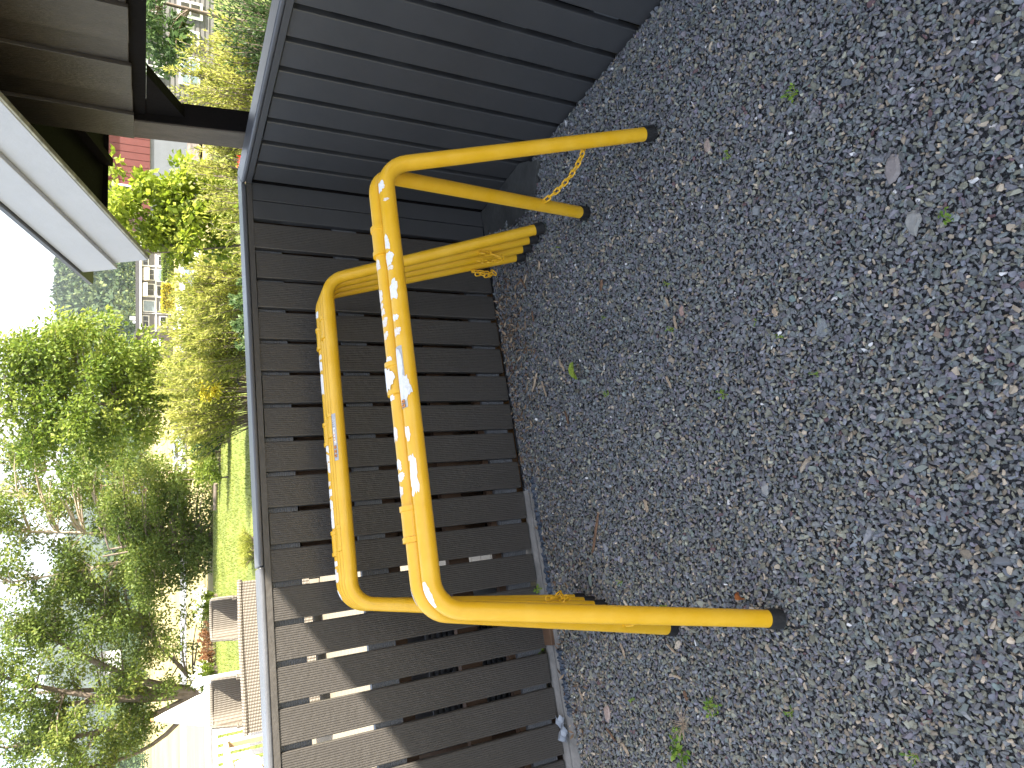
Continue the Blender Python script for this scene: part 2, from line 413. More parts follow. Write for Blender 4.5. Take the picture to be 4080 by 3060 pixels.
# ledge, membrane and slab at the foot of the fences
o = MB().prism([(-1.47, .112, -.03), (-1.47, -.02, -.03), (-1.47, -.02, -.002), (-1.47, .040, -.002), (-1.47, .0405, -.020), (-1.47, .0475, -.020), (-1.47, .048, -.004), (-1.47, .112, -.006)], (-1.8, 0, 0), fw).build('concrete_ledge', M['concrete'])
tag(o, 'narrow grey concrete ledge with a groove at the foot of the slats', 'ledge')
for k, (a, b_, nb) in enumerate(((-1.42, -2.0, .100), (-2.16, -2.42, .100))):
    g = np.random.default_rng(40 + k); V = []; F = []; ns = 60
    for i in range(ns):
        s_ = a + (b_ - a) * i / (ns - 1)
        w = .018 + .016 * g.random()
        for j in range(4):
            f_ = j / 3
            V.append(fw(s_ + g.normal(0, .003), nb - .014 + w * f_ + g.normal(0, .003), -.004 + .016 * math.sin(math.pi * f_) * g.uniform(.5, 1.3) + g.normal(0, .002)))
    for i in range(ns - 1):
        for j in range(3): F.append((i * 4 + j, i * 4 + j + 1, i * 4 + j + 5, i * 4 + j + 4))
    m_ = MB().add(V, F); o = m_.build('membrane_edge', M['membrane'])
    sd_ = o.modifiers.new('thick', 'SOLIDIFY'); sd_.thickness = .0015
    tag(o, ('frayed blue black membrane edge beside the ledge under the yellow trestles', 'short frayed blue black membrane edge past the trestle leg')[k], 'membrane')
g = np.random.default_rng(5)
ring = []
for i in range(len(SLAB)):
    a, b_ = SLAB[i], SLAB[(i + 1) % len(SLAB)]
    for k in range(8): ring.append(a + (b_ - a) * k / 8 + g.normal(0, .004, 2))
ring = np.array(ring); ring[:, 0] = np.minimum(ring[:, 0], -.004); ring[:, 1] = np.maximum(ring[:, 1], .004)
o = MB().prism([(a, b_, -.045) for a, b_ in ring], (0, 0, .043), fw).build('stone_slab', M['slab'])
tag(o, 'flat dark stone slab in the corner of the two fences', 'slab')

# ------------------------------------------------------------------ yellow trestles
RT = .0235
def u_path(fr_, tr, tl, fl, rad=.085, seg=9):
    """foot, corner, corner, foot with rounded corners"""
    pts = [np.array(q, float) for q in (fr_, tr, tl, fl)]; out = [pts[0]]
    for i in (1, 2):
        a = pts[i - 1] - pts[i]; b_ = pts[i + 1] - pts[i]; a /= np.linalg.norm(a); b_ /= np.linalg.norm(b_)
        ang = math.acos(a @ b_); d = rad / math.tan(ang / 2)
        bis = (a + b_) / np.linalg.norm(a + b_); c = pts[i] + bis * rad / math.sin(ang / 2)
        p0 = pts[i] + a * d - c; p1 = pts[i] + b_ * d - c
        w = math.acos(np.clip(p0 @ p1 / rad ** 2, -1, 1))
        for k in range(seg + 1):
            f_ = k / seg; out.append(c + (math.sin((1 - f_) * w) * p0 + math.sin(f_ * w) * p1) / math.sin(w))
    out.append(pts[3]); return out
def patch(par, tubeline, s_a, s_b, th_a, th_b, mt, name, seed, rad=RT + .0007, rag=.18, fr_edge=True, seg=14):
    """a thin ragged splash lying on the tube between two stations; tubeline(s)->centre, axis; angle 0 = up, + towards the yard"""
    g = np.random.default_rng(seed); n = 28; V = []; F = []
    c_s, c_t = (s_a + s_b) / 2, (th_a + th_b) / 2; hs, ht = abs(s_b - s_a) / 2, (th_b - th_a) / 2
    def pt(s_, th, lift=0):
        c = tubeline(s_); return c + (rad + lift) * (math.cos(th) * np.array([0, 0, 1.]) + math.sin(th) * NV)
    V.append(pt(c_s, c_t))
    ph = g.uniform(0, 6.28, 4)
    rings = 3
    for q in range(1, rings + 1):
        for k in range(n):
            a = 2 * math.pi * k / n
            sq = 1 / max(abs(math.cos(a)) ** 3 + abs(math.sin(a)) ** 3, 1e-6) ** (1 / 3.)
            rr_ = sq * (1 + rag * (math.sin(2 * a + ph[0]) * .7 + math.sin(3 * a + ph[1]) * .6 + .5 * math.sin(5 * a + ph[2])) + rag * .55 * g.normal()) if q == rings else sq * q / rings * .9
            rr_ = min(max(rr_, .3), 1.5) if q == rings else rr_
            V.append(pt(c_s + hs * rr_ * math.cos(a) * (q / rings if q < rings else 1), c_t + ht * rr_ * math.sin(a)))
    for k in range(n): F.append((0, 1 + k, 1 + (k + 1) % n))
    for q in range(rings - 1):
        for k in range(n): F.append((1 + q * n + k, 1 + (q + 1) * n + k, 1 + (q + 1) * n + (k + 1) % n, 1 + q * n + (k + 1) % n))
    return MB().add(V, F).build(name, mt, par, smooth=True)
def rect_patch(par, tubeline, s_a, s_b, th_a, th_b, mt, name, rad):
    V = []; F = []; nt_ = 8
    for s_ in (s_a, s_b):
        for j in range(nt_ + 1):
            th = th_a + (th_b - th_a) * j / nt_; c = tubeline(s_)
            V.append(c + rad * (math.cos(th) * np.array([0, 0, 1.]) + math.sin(th) * NV))
    for j in range(nt_): F.append((j, j + 1, nt_ + 2 + j, nt_ + 1 + j))
    return MB().add(V, F).build(name, mt, par, smooth=True)
def link_pts(c, ax, side, ln=.0155, wd=.0078, seg=12):
    P = []
    for k in range(seg):
        a = 2 * math.pi * k / seg
        x = math.cos(a) * wd; y = math.sin(a) * wd + (ln - wd) * (1 if math.sin(a) >= 0 else -1)
        P.append(c + y * ax + x * side)
    return P
def chain(par, path, mt, name='chain_link'):
    """links along a polyline, alternately turned by a quarter"""
    path = [np.array(q, float) for q in path]
    D = [0]
    for a, b_ in zip(path, path[1:]): D.append(D[-1] + np.linalg.norm(b_ - a))
    step = .0245; k = 0; d = step / 2
    while d < D[-1]:
        i = max(j for j in range(len(D)) if D[j] <= d); i = min(i, len(path) - 2)
        f_ = (d - D[i]) / max(D[i + 1] - D[i], 1e-9); c = path[i] + (path[i + 1] - path[i]) * f_
        ax = path[i + 1] - path[i]; ax = ax / np.linalg.norm(ax)
        s1 = np.cross(ax, [.3, .2, 1.]); s1 /= np.linalg.norm(s1); s2 = np.cross(ax, s1)
        side = (s1 + s2) / 1.414 if k % 2 == 0 else (s1 - s2) / 1.414
        P = link_pts(c, ax, side); P2 = P + [P[0], P[1]]
        mb = MB(); mb.tube(P2[:-1], .0029, 7, caps=False)
        mb.build(name, mt, par, smooth=True); d += step; k += 1
def foot(par, end, direc):
    direc = np.array(direc) / np.linalg.norm(direc); a = np.array(end) - direc * .006
    MB().tube([a - direc * .0, a + direc * .012, a + direc * .040, a + direc * .046], [RT + .0035, RT + .0042, RT + .0036, RT - .004], 20).build('rubber_foot', M['rubber'], par, smooth=True)

def trestle(label, near, far, hinges, group=None, loc=None):
    """near/far: (footR, topR, topL, footL) in the fence frame"""
    par = thing('folding_trestle', label, 'trestle', fw(*loc), YAW, group)
    for (a, b_, c, d) in (near, far):
        A, B_, C_, D_ = fw(*a), fw(*b_), fw(*c), fw(*d)
        da = (A - B_) / np.linalg.norm(A - B_); dd = (D_ - C_) / np.linalg.norm(D_ - C_)
        A2 = A - da * .040; D2 = D_ - dd * .040
        MB().tube(u_path(A2, B_, C_, D2), RT, 28).build('tube_frame', M['yellow'], par, smooth=True)
        foot(par, A2, da); foot(par, D2, dd)
    bt, ct = np.array(far[1]), np.array(far[2])
    for s_ in hinges:
        f_ = (s_ - bt[0]) / (ct[0] - bt[0]); c = bt + (ct - bt) * f_
        nc = np.array([0, (near[1][1] - far[1][1]), near[1][2] - far[1][2]])
        hs = MB().tube([fw(c[0] - x, c[1], c[2]) for x in (-.0465, -.046, -.033, -.032, .032, .033, .046, .0465)], [RT + .0008, RT + .0070, RT + .0070, RT + .0042, RT + .0042, RT + .0070, RT + .0070, RT + .0008], 28).build('hinge_sleeve', M['yellow'], par, smooth=True)
        MB().box((c[0] - .04, c[1] + .012, c[2] - .020), (c[0] + .04, c[1] + .040, c[2] - .012), fw).build('weld_plate', M['yellow'], hs)
    return par
def leg_point(a, b_, z):
    a, b_ = np.array(a), np.array(b_); f_ = (z - a[2]) / (b_[2] - a[2]); return a + (b_ - a) * f_
HT = .928
T1n = ((-.472, 1.305, 0), (-.655, 1.142, HT), (-1.905, 1.142, HT), (-2.075, 1.338, 0))
T1f = ((-.520, .855, 0), (-.655, 1.097, HT + .015), (-1.905, 1.097, HT + .015), (-2.090, .872, 0))
t1 = trestle('yellow steel folding trestle standing open with two legs spread by a chain', T1n, T1f, (-.885, -1.30, -1.69), loc=(-1.28, 1.09, 0))
# chains between the spread legs
for (na, nb, fa, fb) in ((T1n[0], T1n[1], T1f[0], T1f[1]), (T1n[3], T1n[2], T1f[3], T1f[2])):
    a = leg_point(na, nb, .255); b_ = leg_point(fa, fb, .255)
    a = a + np.array([0, -RT, 0]); b_ = b_ + np.array([0, RT, 0])
    br = MB().box(tuple(b_ - (.006, .004, .006)), tuple(b_ + (.006, .006, .006)), fw).build('chain_tab', M['yellow'], t1)
    pth = [fw(*(b_ + (a - b_) * f_ + np.array([0, 0, -.030 * 4 * f_ * (1 - f_)]))) for f_ in np.linspace(.02, .98, 16)]
    chain(br, pth, M['yellow'])
# two folded ones leaning on the fence
TB = []
for k in range(4):
    nt_ = .300 - .0485 * k; nf_ = .545 - .066 * k; h = .906 - .002 * k
    TB.append(((-.405 - .010 * k, nf_, 0), (-.612, nt_, h), (-1.852, nt_, h), ((-2.035, -2.008, -1.990, -1.975)[k], nf_ + .012, 0)))
HB = (-.80, -1.20, -1.62)
t2 = trestle('folded yellow trestle with a barcode label, front one of the leaning pair', TB[0], TB[1], HB, loc=(-1.23, .50, 0))
t3 = trestle('folded yellow steel trestle pressed between the other folded one and the fence slats', TB[2], TB[3], (-.81, -1.21, -1.63), loc=(-1.23, .37, 0))
def hang(par, p0, w, drop, seed):
    g = np.random.default_rng(seed); n = 12; P = []
    for i in range(n):
        f_ = i / (n - 1); P.append(fw(p0[0] + w[0] * f_ + g.normal(0, .004), p0[1] + w[1] * f_ + .008 * math.sin(6 * f_), p0[2] - drop * math.sin(math.pi * f_) ** .8))
    br = MB().box((p0[0] - .006, p0[1] - .006, p0[2] - .006), (p0[0] + .006, p0[1] + .006, p0[2] + .006), fw).build('chain_tab', M['yellow'], par)
    chain(br, P, M['yellow'])
q = leg_point(TB[1][0], TB[1][1], .30)
hang(t2, (q[0] - .016, q[1] + .026, .27), (-.030, -.02), .11, 1)
q = leg_point(TB[3][0], TB[3][1], .27)
hang(t3, (q[0] - .028, q[1] + .010, .25), (-.022, .02), .10, 2)
q = leg_point(TB[0][3], TB[0][2], .2)
hang(t2, (q[0] + .030, q[1] - .05, .22), (.025, .01), .09, 3)
# paint splashes: (image y range along the bar, angle range), front trestle
def line_of(top):
    b_, c = np.array(top[1]), np.array(top[2])
    return lambda s_: fw(s_, b_[1] + (c[1] - b_[1]) * (s_ - b_[0]) / (c[0] - b_[0]), b_[2])
Ln, Lf = line_of(T1n), line_of(T1f); L2a, L2b, L3a, L3b = [line_of(q) for q in TB]
def s_of(x, y, n): return to_f(on_n(x, y, n))[0]
def sp_y(y, n):
    return s_of(1556 + (y - 900) * .114, y, n) if n > .8 else s_of(1308 + (y - 1250) * .095, y, n)
pi = math.pi
sd_ = 100
def splashes(par, line, n, lst):
    global sd_
    for (y0, y1, a0, a1, thin) in lst:
        sd_ += 1
        if line is L3b: a0, a1 = a0 + .30, a1 + .40
        else: a1 += .22
        patch(par, line, sp_y(y0, n), sp_y(y1, n), a0, a1, M['thin_splash' if thin else 'splash'], 'paint_splash', sd_)
splashes(t1, Ln, 1.142, [(735, 775, -.1, .7, 0), (805, 815, .6, 1.1, 1), (950, 1000, .0, .6, 0), (1012, 1065, -.1, .75, 0), (1068, 1085, .1, .7, 1), (1128, 1200, .05, .95, 0), (1258, 1285, .0, .6, 0), (1310, 1345, .0, .65, 1),
                          (1700, 1755, -.1, .5, 0), (1815, 1835, -.1, .3, 1), (1835, 1968, .0, .9, 0), (1952, 1975, -.1, .3, 0)])
splashes(t1, Lf, 1.097, [(985, 1022, -.4, .25, 0), (1045, 1090, -.1, .4, 1), (1160, 1215, -.3, .3, 1), (1218, 1236, -.2, .3, 1), (1240, 1265, -.1, .4, 1), (1275, 1310, .0, .6, 1), (1330, 1360, .0, .5, 1), (1428, 1462, -.3, .6, 0),
                          (1572, 1600, -.2, .4, 0), (1700, 1760, -.3, .35, 1), (1828, 1870, -.3, .4, 0), (1880, 1915, -.2, .6, 0), (1930, 1975, -.3, .3, 1)])
patch(t1, Lf, sp_y(1470, 1.094), sp_y(1565, 1.094), -.5, .8, M['splash'], 'paint_splash', 77, rad=RT + .0075)
splashes(t3, L3b, .155, [(1250, 1275, -.7, .5, 0), (1420, 1438, -.5, .5, 0), (1442, 1485, -.7, .4, 0), (1500, 1575, -.8, .7, 0), (1752, 1800, -.8, .5, 0), (1810, 1842, -.5, .5, 0), (1842, 1880, -.2, .7, 0), (1915, 1935, -.6, .1, 1), (1945, 1978, -.7, .4, 0), (1990, 2025, -.6, .5, 0), (2030, 2100, -.7, .6, 0)])
splashes(t3, L3b, .155, [(2190, 2200, -.5, .3, 0), (2228, 2250, -.7, .4, 0), (2262, 2310, -.7, .4, 0)])
# splashes on the rounded left corners
def corner_splash(par, top, mt, seed, a0, a1, th0, th1):
    g = np.random.default_rng(seed)
    path = u_path(*[fw(*q) for q in top])[11:21]; V = []; F = []; nt_ = 7
    i0, i1 = a0, a1; st = np.linspace(i0, i1, 12)
    for t_ in st:
        i = min(int(t_), 8); c = path[i] + (path[i + 1] - path[i]) * (t_ - i)
        ax = path[i + 1] - path[i]; ax /= np.linalg.norm(ax)
        out = np.cross(NV, ax); out /= np.linalg.norm(out)
        if out[2] < 0: out = -out
        f_ = (t_ - i0) / (i1 - i0); wdt = math.sqrt(max(math.sin(math.pi * min(max(f_, .04), .96)), 0)) * g.uniform(.8, 1.1)
        cm = (th0 + th1) / 2
        for j in range(nt_):
            th = cm + (th1 - th0) / 2 * wdt * (2 * j / (nt_ - 1) - 1)
            V.append(c + (RT + .0008) * (math.cos(th) * out + math.sin(th) * NV))
    for i in range(11):
        for j in range(nt_ - 1): F.append((i * nt_ + j, i * nt_ + j + 1, (i + 1) * nt_ + j + 1, (i + 1) * nt_ + j))
    return MB().add(V, F).build('paint_splash', mt, par, smooth=True)
corner_splash(t1, T1n, M['splash'], 1, .1, 4.2, -.2, .85)
corner_splash(t1, T1f, M['splash'], 2, .8, 3.6, -.5, .0)
corner_splash(t3, TB[3], M['splash'], 3, 1.0, 3.6, -.5, .4)
# labels
def label(par, line, n, y0, y1, th0, th1, torn):
    a, b_ = sp_y(y0, n), sp_y(y1, n)
    lb = rect_patch(par, line, a, b_, th0, th1, M['label'], 'sticker', RT + .0009)
    rect_patch(lb, line, a, b_, th0, th0 + (th1 - th0) * .16, M['label_dark'], 'print_band', RT + .0013)
    L_ = b_ - a; tw = th1 - th0
    if torn:
        patch(lb, line, a + L_ * .04, a + L_ * .90, th0 + tw * .05, th0 + tw * .85, M['label_white'], 'torn_paper', 501, rad=RT + .0022, rag=.10)
        patch(lb, line, a + L_ * .50, a + L_ * .85, th0 + tw * .4, th1 + tw * .45, M['label_white'], 'torn_paper', 502, rad=RT + .0018, rag=.25)
        icons = [.90, .965]
    else:
        wp = rect_patch(lb, line, a + L_ * .12, a + L_ * .34, th0 + tw * .22, th0 + tw * .80, M['label_white'], 'barcode_field', RT + .0014)
        for k in range(12):
            f_ = .13 + .015 * k
            rect_patch(wp, line, a + L_ * f_, a + L_ * (f_ + (.004 if k % 3 else .009)), th0 + tw * .26, th0 + tw * (.76 if k % 4 else .66), M['ink'], 'bar', RT + .0018)
        patch(lb, line, a + L_ * .40, a + L_ * .66, th0 + tw * .25, th0 + tw * .75, M['thin_splash'], 'torn_paper', 503, rad=RT + .0016, rag=.3)
        for k, f_ in enumerate((.44, .50, .56)): rect_patch(lb, line, a + L_ * f_, a + L_ * (f_ + .025), th0 + tw * .35, th0 + tw * .62, M['orange'], 'print', RT + .0020)
        icons = [.72, .81, .90]
    for k, f_ in enumerate(icons):
        dw = .028 if torn else .034
        ic = rect_patch(lb, line, a + L_ * (f_ - dw), a + L_ * (f_ + dw), th0 + tw * .30, th0 + tw * .78, M['ink'], 'pictogram_border', RT + .0024)
        rect_patch(ic, line, a + L_ * (f_ - dw * .8), a + L_ * (f_ + dw * .8), th0 + tw * .34, th0 + tw * .74, M['orange'], 'pictogram', RT + .0028)
        if k == len(icons) - 1:      # black warning triangle
            V = []
            for (x, t_) in ((f_ + dw * .5, .5), (f_ - dw * .5, .40), (f_ - dw * .5, .66)):
                c = line(a + L_ * x); th = th0 + tw * t_; V.append(c + (RT + .0032) * (math.cos(th) * np.array([0, 0, 1.]) + math.sin(th) * NV))
            MB().add(V, [(0, 1, 2)]).build('pictogram_mark', M['ink'], ic)
        else:
            rect_patch(ic, line, a + L_ * (f_ - dw * .25), a + L_ * (f_ + dw * .25), th0 + tw * .44, th0 + tw * .64, M['ink'], 'pictogram_mark', RT + .0032)
label(t1, Ln, 1.142, 1385, 1628, -.35, .85, True)
label(t2, L2a, .300, 1652, 1836, .05, .95, False)

# ------------------------------------------------------------------ porch roof on the right
porch = thing('porch', 'brown porch with a sloping roof and white bargeboards above the fence corner', 'porch', fw(.42, -.18, -.5), YAW)
SLP = .415
zl = lambda n: 1.868 + SLP * n
zu = lambda n: 2.250 + SLP * n
def barge(na, nb, lo, hi, s0_, s1_, name, mt):
    c = (hi - lo) * .35
    return MB().prism([(s0_, na - c * (lo > .1) * .6, zl(na - c * (lo > .1) * .6) + lo), (s0_, nb, zl(nb) + lo), (s0_, nb, zl(nb) + hi), (s0_, na - c * (1 + .6 * (lo > .1)), zl(na - c * (1 + .6 * (lo > .1))) + hi)], (s1_ - s0_, 0, 0), fw).build(name, mt, porch, bevel=.003)
barge(-.815, 5.4, .0, .176, -.004, .019, 'bargeboard', M['barge'])
barge(-.855, 5.4, .169, .352, -.028, -.0055, 'bargeboard', M['barge'])
barge(-.812, 5.4, -.010, .004, .000, .024, 'drip_edge', M['dirt_edge'])
MB().prism([(-.045, -1.06, zl(-1.06) + .354), (-.045, 5.4, zl(5.4) + .354), (-.045, 5.4, zl(5.4) + .374), (-.045, -1.06, zl(-1.06) + .374)], (.09, 0, 0), fw).build('verge_flashing', M['flash'], porch)
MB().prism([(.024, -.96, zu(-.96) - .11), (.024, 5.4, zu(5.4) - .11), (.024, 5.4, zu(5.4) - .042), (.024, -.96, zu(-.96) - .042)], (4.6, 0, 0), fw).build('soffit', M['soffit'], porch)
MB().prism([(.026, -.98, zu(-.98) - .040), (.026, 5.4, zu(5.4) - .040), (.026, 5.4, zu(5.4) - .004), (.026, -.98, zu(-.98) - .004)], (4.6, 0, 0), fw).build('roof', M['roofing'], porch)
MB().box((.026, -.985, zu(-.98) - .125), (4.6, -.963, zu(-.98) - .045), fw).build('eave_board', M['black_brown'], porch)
for s_ in np.arange(.62, 4.4, .6):
    MB().prism([(s_, -.95, zu(-.95) - .16), (s_, 5.3, zu(5.3) - .20), (s_, 5.3, zu(5.3) - .112), (s_, -.95, zu(-.95) - .112)], (.048, 0, 0), fw).build('rafter', M['soffit'], porch)
n_ = -.300; k = 0
rb = random.Random(9)
while n_ < 4.6:
    w = .150 if k % 2 else .168
    off = .0 if k % 2 == 0 else .021
    zb = 1.587 + rb.uniform(-.004, .004) + .004 * k
    a, c = n_ - (.012 if k % 2 == 0 and k else 0), n_ + w
    MB().prism([(.350 + off, a, zb), (.350 + off, c, zb), (.350 + off, c, zu(c) - .113), (.350 + off, a, zu(a) - .113)], (.020, 0, 0), fw).build('cladding_board', M['panel'], porch, bevel=.002)
    n_ += w - .006; k += 1
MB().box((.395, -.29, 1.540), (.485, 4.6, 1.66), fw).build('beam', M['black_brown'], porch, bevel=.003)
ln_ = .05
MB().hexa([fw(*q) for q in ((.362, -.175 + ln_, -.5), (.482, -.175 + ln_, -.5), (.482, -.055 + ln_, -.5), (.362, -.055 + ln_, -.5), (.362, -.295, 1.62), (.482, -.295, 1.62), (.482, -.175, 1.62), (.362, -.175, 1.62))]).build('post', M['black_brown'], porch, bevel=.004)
MB().hexa([fw(*q) for q in ((.352, -.175 + ln_, -.5), (.3612, -.175 + ln_, -.5), (.3612, -.055 + ln_, -.5), (.352, -.055 + ln_, -.5), (.352, -.295, 1.600), (.3612, -.295, 1.600), (.3612, -.175, 1.600), (.352, -.175, 1.600))]).build('post_side_board', M['post_side'], porch, bevel=.002)  # thin browner sheet over the left face of the post
MB().prism([(.40, -.165, 1.375), (.40, .085, 1.538), (.40, -.172, 1.538)], (.06, 0, 0), fw).build('brace', M['black_brown'], porch)
MB().box((3.2, -.5, -.5), (3.35, 6.0, 2.3), fw).build('wall', M['panel'], porch)
MB().box((.40, 4.7, -.5), (3.2, 4.85, 3.8), fw).build('wall', M['panel'], porch)

# ------------------------------------------------------------------ terrain, lawn, deck
def h_terr(x, y):
    x = np.asarray(x, float); y = np.asarray(y, float)
    h = np.interp(y, [-60, 4, 26, 60, 112, 150, 175, 260, 420, 800, 1200, 3000], [-.5, -.48, -.64, -2.0, -3.9, -3.3, -3.1, -1.6, 2., 14., 30., 60.])
    return h
xs = np.concatenate([np.linspace(-2500, -120, 16), np.linspace(-100, 100, 61), np.linspace(120, 2500, 16)])
ys = np.concatenate([np.linspace(-60, 2, 8), np.linspace(3, 60, 70), np.linspace(64, 300, 50), np.linspace(320, 3000, 40)])
GX, GY = np.meshgrid(xs, ys); Z = h_terr(GX, GY)
idx = np.arange(GX.size).reshape(GX.shape)
Fq = np.c_[idx[:-1, :-1].ravel(), idx[:-1, 1:].ravel(), idx[1:, 1:].ravel(), idx[1:, :-1].ravel()]
M['terrain'] = mat('dry_meadow', (.30, .25, .10), .95, .3, .06, .0, c2=(.40, .34, .13), detail=8)
o = fast_mesh('terrain', np.c_[GX.ravel(), GY.ravel(), Z.ravel()], Fq, M['terrain'], smooth=True)
tag(o, 'sunlit dry grassland falling away beyond the garden', None, kind='structure')
# lawn sheet 4 mm and more above the terrain
xs = np.linspace(-26, 16, 85); ys = np.linspace(3.0, 26.5, 60); GX, GY = np.meshgrid(xs, ys)
Zl = h_terr(GX, GY) + .02 + .012 * np.sin(GX * 1.3) * np.sin(GY * .9)
idx = np.arange(GX.size).reshape(GX.shape)
Fq = np.c_[idx[:-1, :-1].ravel(), idx[:-1, 1:].ravel(), idx[1:, 1:].ravel(), idx[1:, :-1].ravel()]
o = fast_mesh('lawn', np.c_[GX.ravel(), GY.ravel(), Zl.ravel()], Fq, M['lawn'], smooth=True)
tag(o, 'bright green mown lawn beyond the terrace', None, kind='structure')
M['grass'] = leafmat('grass_blades', [(0, (.09, .13, .018)), (.6, (.15, .19, .026)), (1, (.25, .25, .06))], .4)
g = np.random.default_rng(11); nb = 60000
gx = g.uniform(-13, 9, nb); gy = g.uniform(9.0, 26, nb)
gzv = h_terr(gx, gy) + .02
an = g.uniform(0, 6.28, nb); hh = g.uniform(.03, .075, nb); ww = .006 + .002 * (gy - 9) / 8; tl = g.normal(0, .025, (nb, 2))
V = np.empty((nb, 3, 3)); V[:, 0] = np.c_[gx - np.cos(an) * ww, gy - np.sin(an) * ww, gzv]; V[:, 1] = np.c_[gx + np.cos(an) * ww, gy + np.sin(an) * ww, gzv]
V[:, 2] = np.c_[gx + tl[:, 0], gy + tl[:, 1], gzv + hh]
o = fast_mesh('grass', V.reshape(-1, 3), np.arange(nb * 3).reshape(-1, 3), M['grass'], attr=np.repeat(g.random(nb), 3))
tag(o, 'short green grass blades of the lawn', None, kind='stuff')
# terrace deck behind the long fence, each board a piece
deck = MB().box((-9.2, -8.75, -.36), (-.02, -.19, -.334), fw).build('deck', M['brownwood'])
tag(deck, 'pale wooden terrace deck behind the slatted fence', None, kind='structure')
bm = mesh_from('deck_board', *(lambda q: (q.v, q.f))(MB().box((-4.55, -.070, 0), (4.55, .070, .026))), M['deck'])
for i in range(58):
    n_ = -.28 - .146 * i
    o = bpy.data.objects.new('deck_board', bm); col.objects.link(o); o.parent = deck
    w_ = fw(-4.62, n_, -.333); o.matrix_parent_inverse = Matrix.Identity(4)
    o.location = Vector(w_) - deck.location; o.rotation_euler = (0, 0, YAW)

# ------------------------------------------------------------------ foliage tools
def leaf_cloud(C, Nrm, size, g, aspect=.5, fold=.35, droop=0.0):
    """C (n,3) leaf bases; random orientation biased along Nrm; returns V,F: each leaf two triangles folded on the midrib"""
    n = len(C)
    d = Nrm + g.normal(0, .75, (n, 3)); d[:, 2] -= droop; d /= np.linalg.norm(d, axis=1)[:, None] + 1e-9
    u = np.cross(d, g.normal(0, 1, (n, 3))); u /= np.linalg.norm(u, axis=1)[:, None] + 1e-9
    w = np.cross(d, u)
    sz = (size * g.uniform(.6, 1.3, n))[:, None]
    a = C; b_ = C + d * sz; l = C + d * sz * .45 + u * sz * aspect * .5 + w * sz * aspect * fold * .5
    r_ = C + d * sz * .45 - u * sz * aspect * .5 + w * sz * aspect * fold * .5
    V = np.stack([a, l, b_, r_], 1).reshape(-1, 3)
    k = np.arange(n) * 4
    F = np.concatenate([np.c_[k, k + 1, k + 2], np.c_[k, k + 2, k + 3]])
    return V, F
def bez(a, b_, c, n=7):
    t = np.linspace(0, 1, n)[:, None]; return (1 - t) ** 2 * a + 2 * t * (1 - t) * b_ + t * t * c
M['bark'] = mat('grey_brown_bark', (.16, .125, .10), .9, .35, 5, .6, 30)
M['bark_pale'] = mat('pale_branch_bark', (.36, .29, .22), .9, .3, 5, .4, 30)
GREEN = {
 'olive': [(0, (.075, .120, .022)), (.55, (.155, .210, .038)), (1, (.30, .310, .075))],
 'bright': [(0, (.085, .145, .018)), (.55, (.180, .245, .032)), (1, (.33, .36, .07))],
 'lime': [(0, (.13, .19, .018)), (.5, (.27, .34, .030)), (1, (.46, .48, .09))],
 'feather': [(0, (.12, .165, .028)), (.5, (.28, .31, .055)), (1, (.48, .46, .12))],
 'dark': [(0, (.025, .050, .016)), (.6, (.050, .095, .028)), (1, (.09, .15, .045))],
 'ash': [(0, (.045, .085, .030)), (.6, (.085, .145, .050)), (1, (.16, .23, .085))],
 'gold': [(0, (.40, .30, .02)), (.5, (.52, .48, .04)), (1, (.56, .54, .09))],
 'red': [(0, (.45, .03, .015)), (.6, (.62, .06, .03)), (1, (.70, .14, .08))],
 'rust': [(0, (.16, .07, .03)), (.6, (.28, .13, .06)), (1, (.36, .22, .10))],
 'yellow': [(0, (.62, .42, .02)), (1, (.75, .58, .05))],
}
LM = {k: leafmat('leaves_' + k, v, .5 if k != 'red' else .2) for k, v in GREEN.items()}

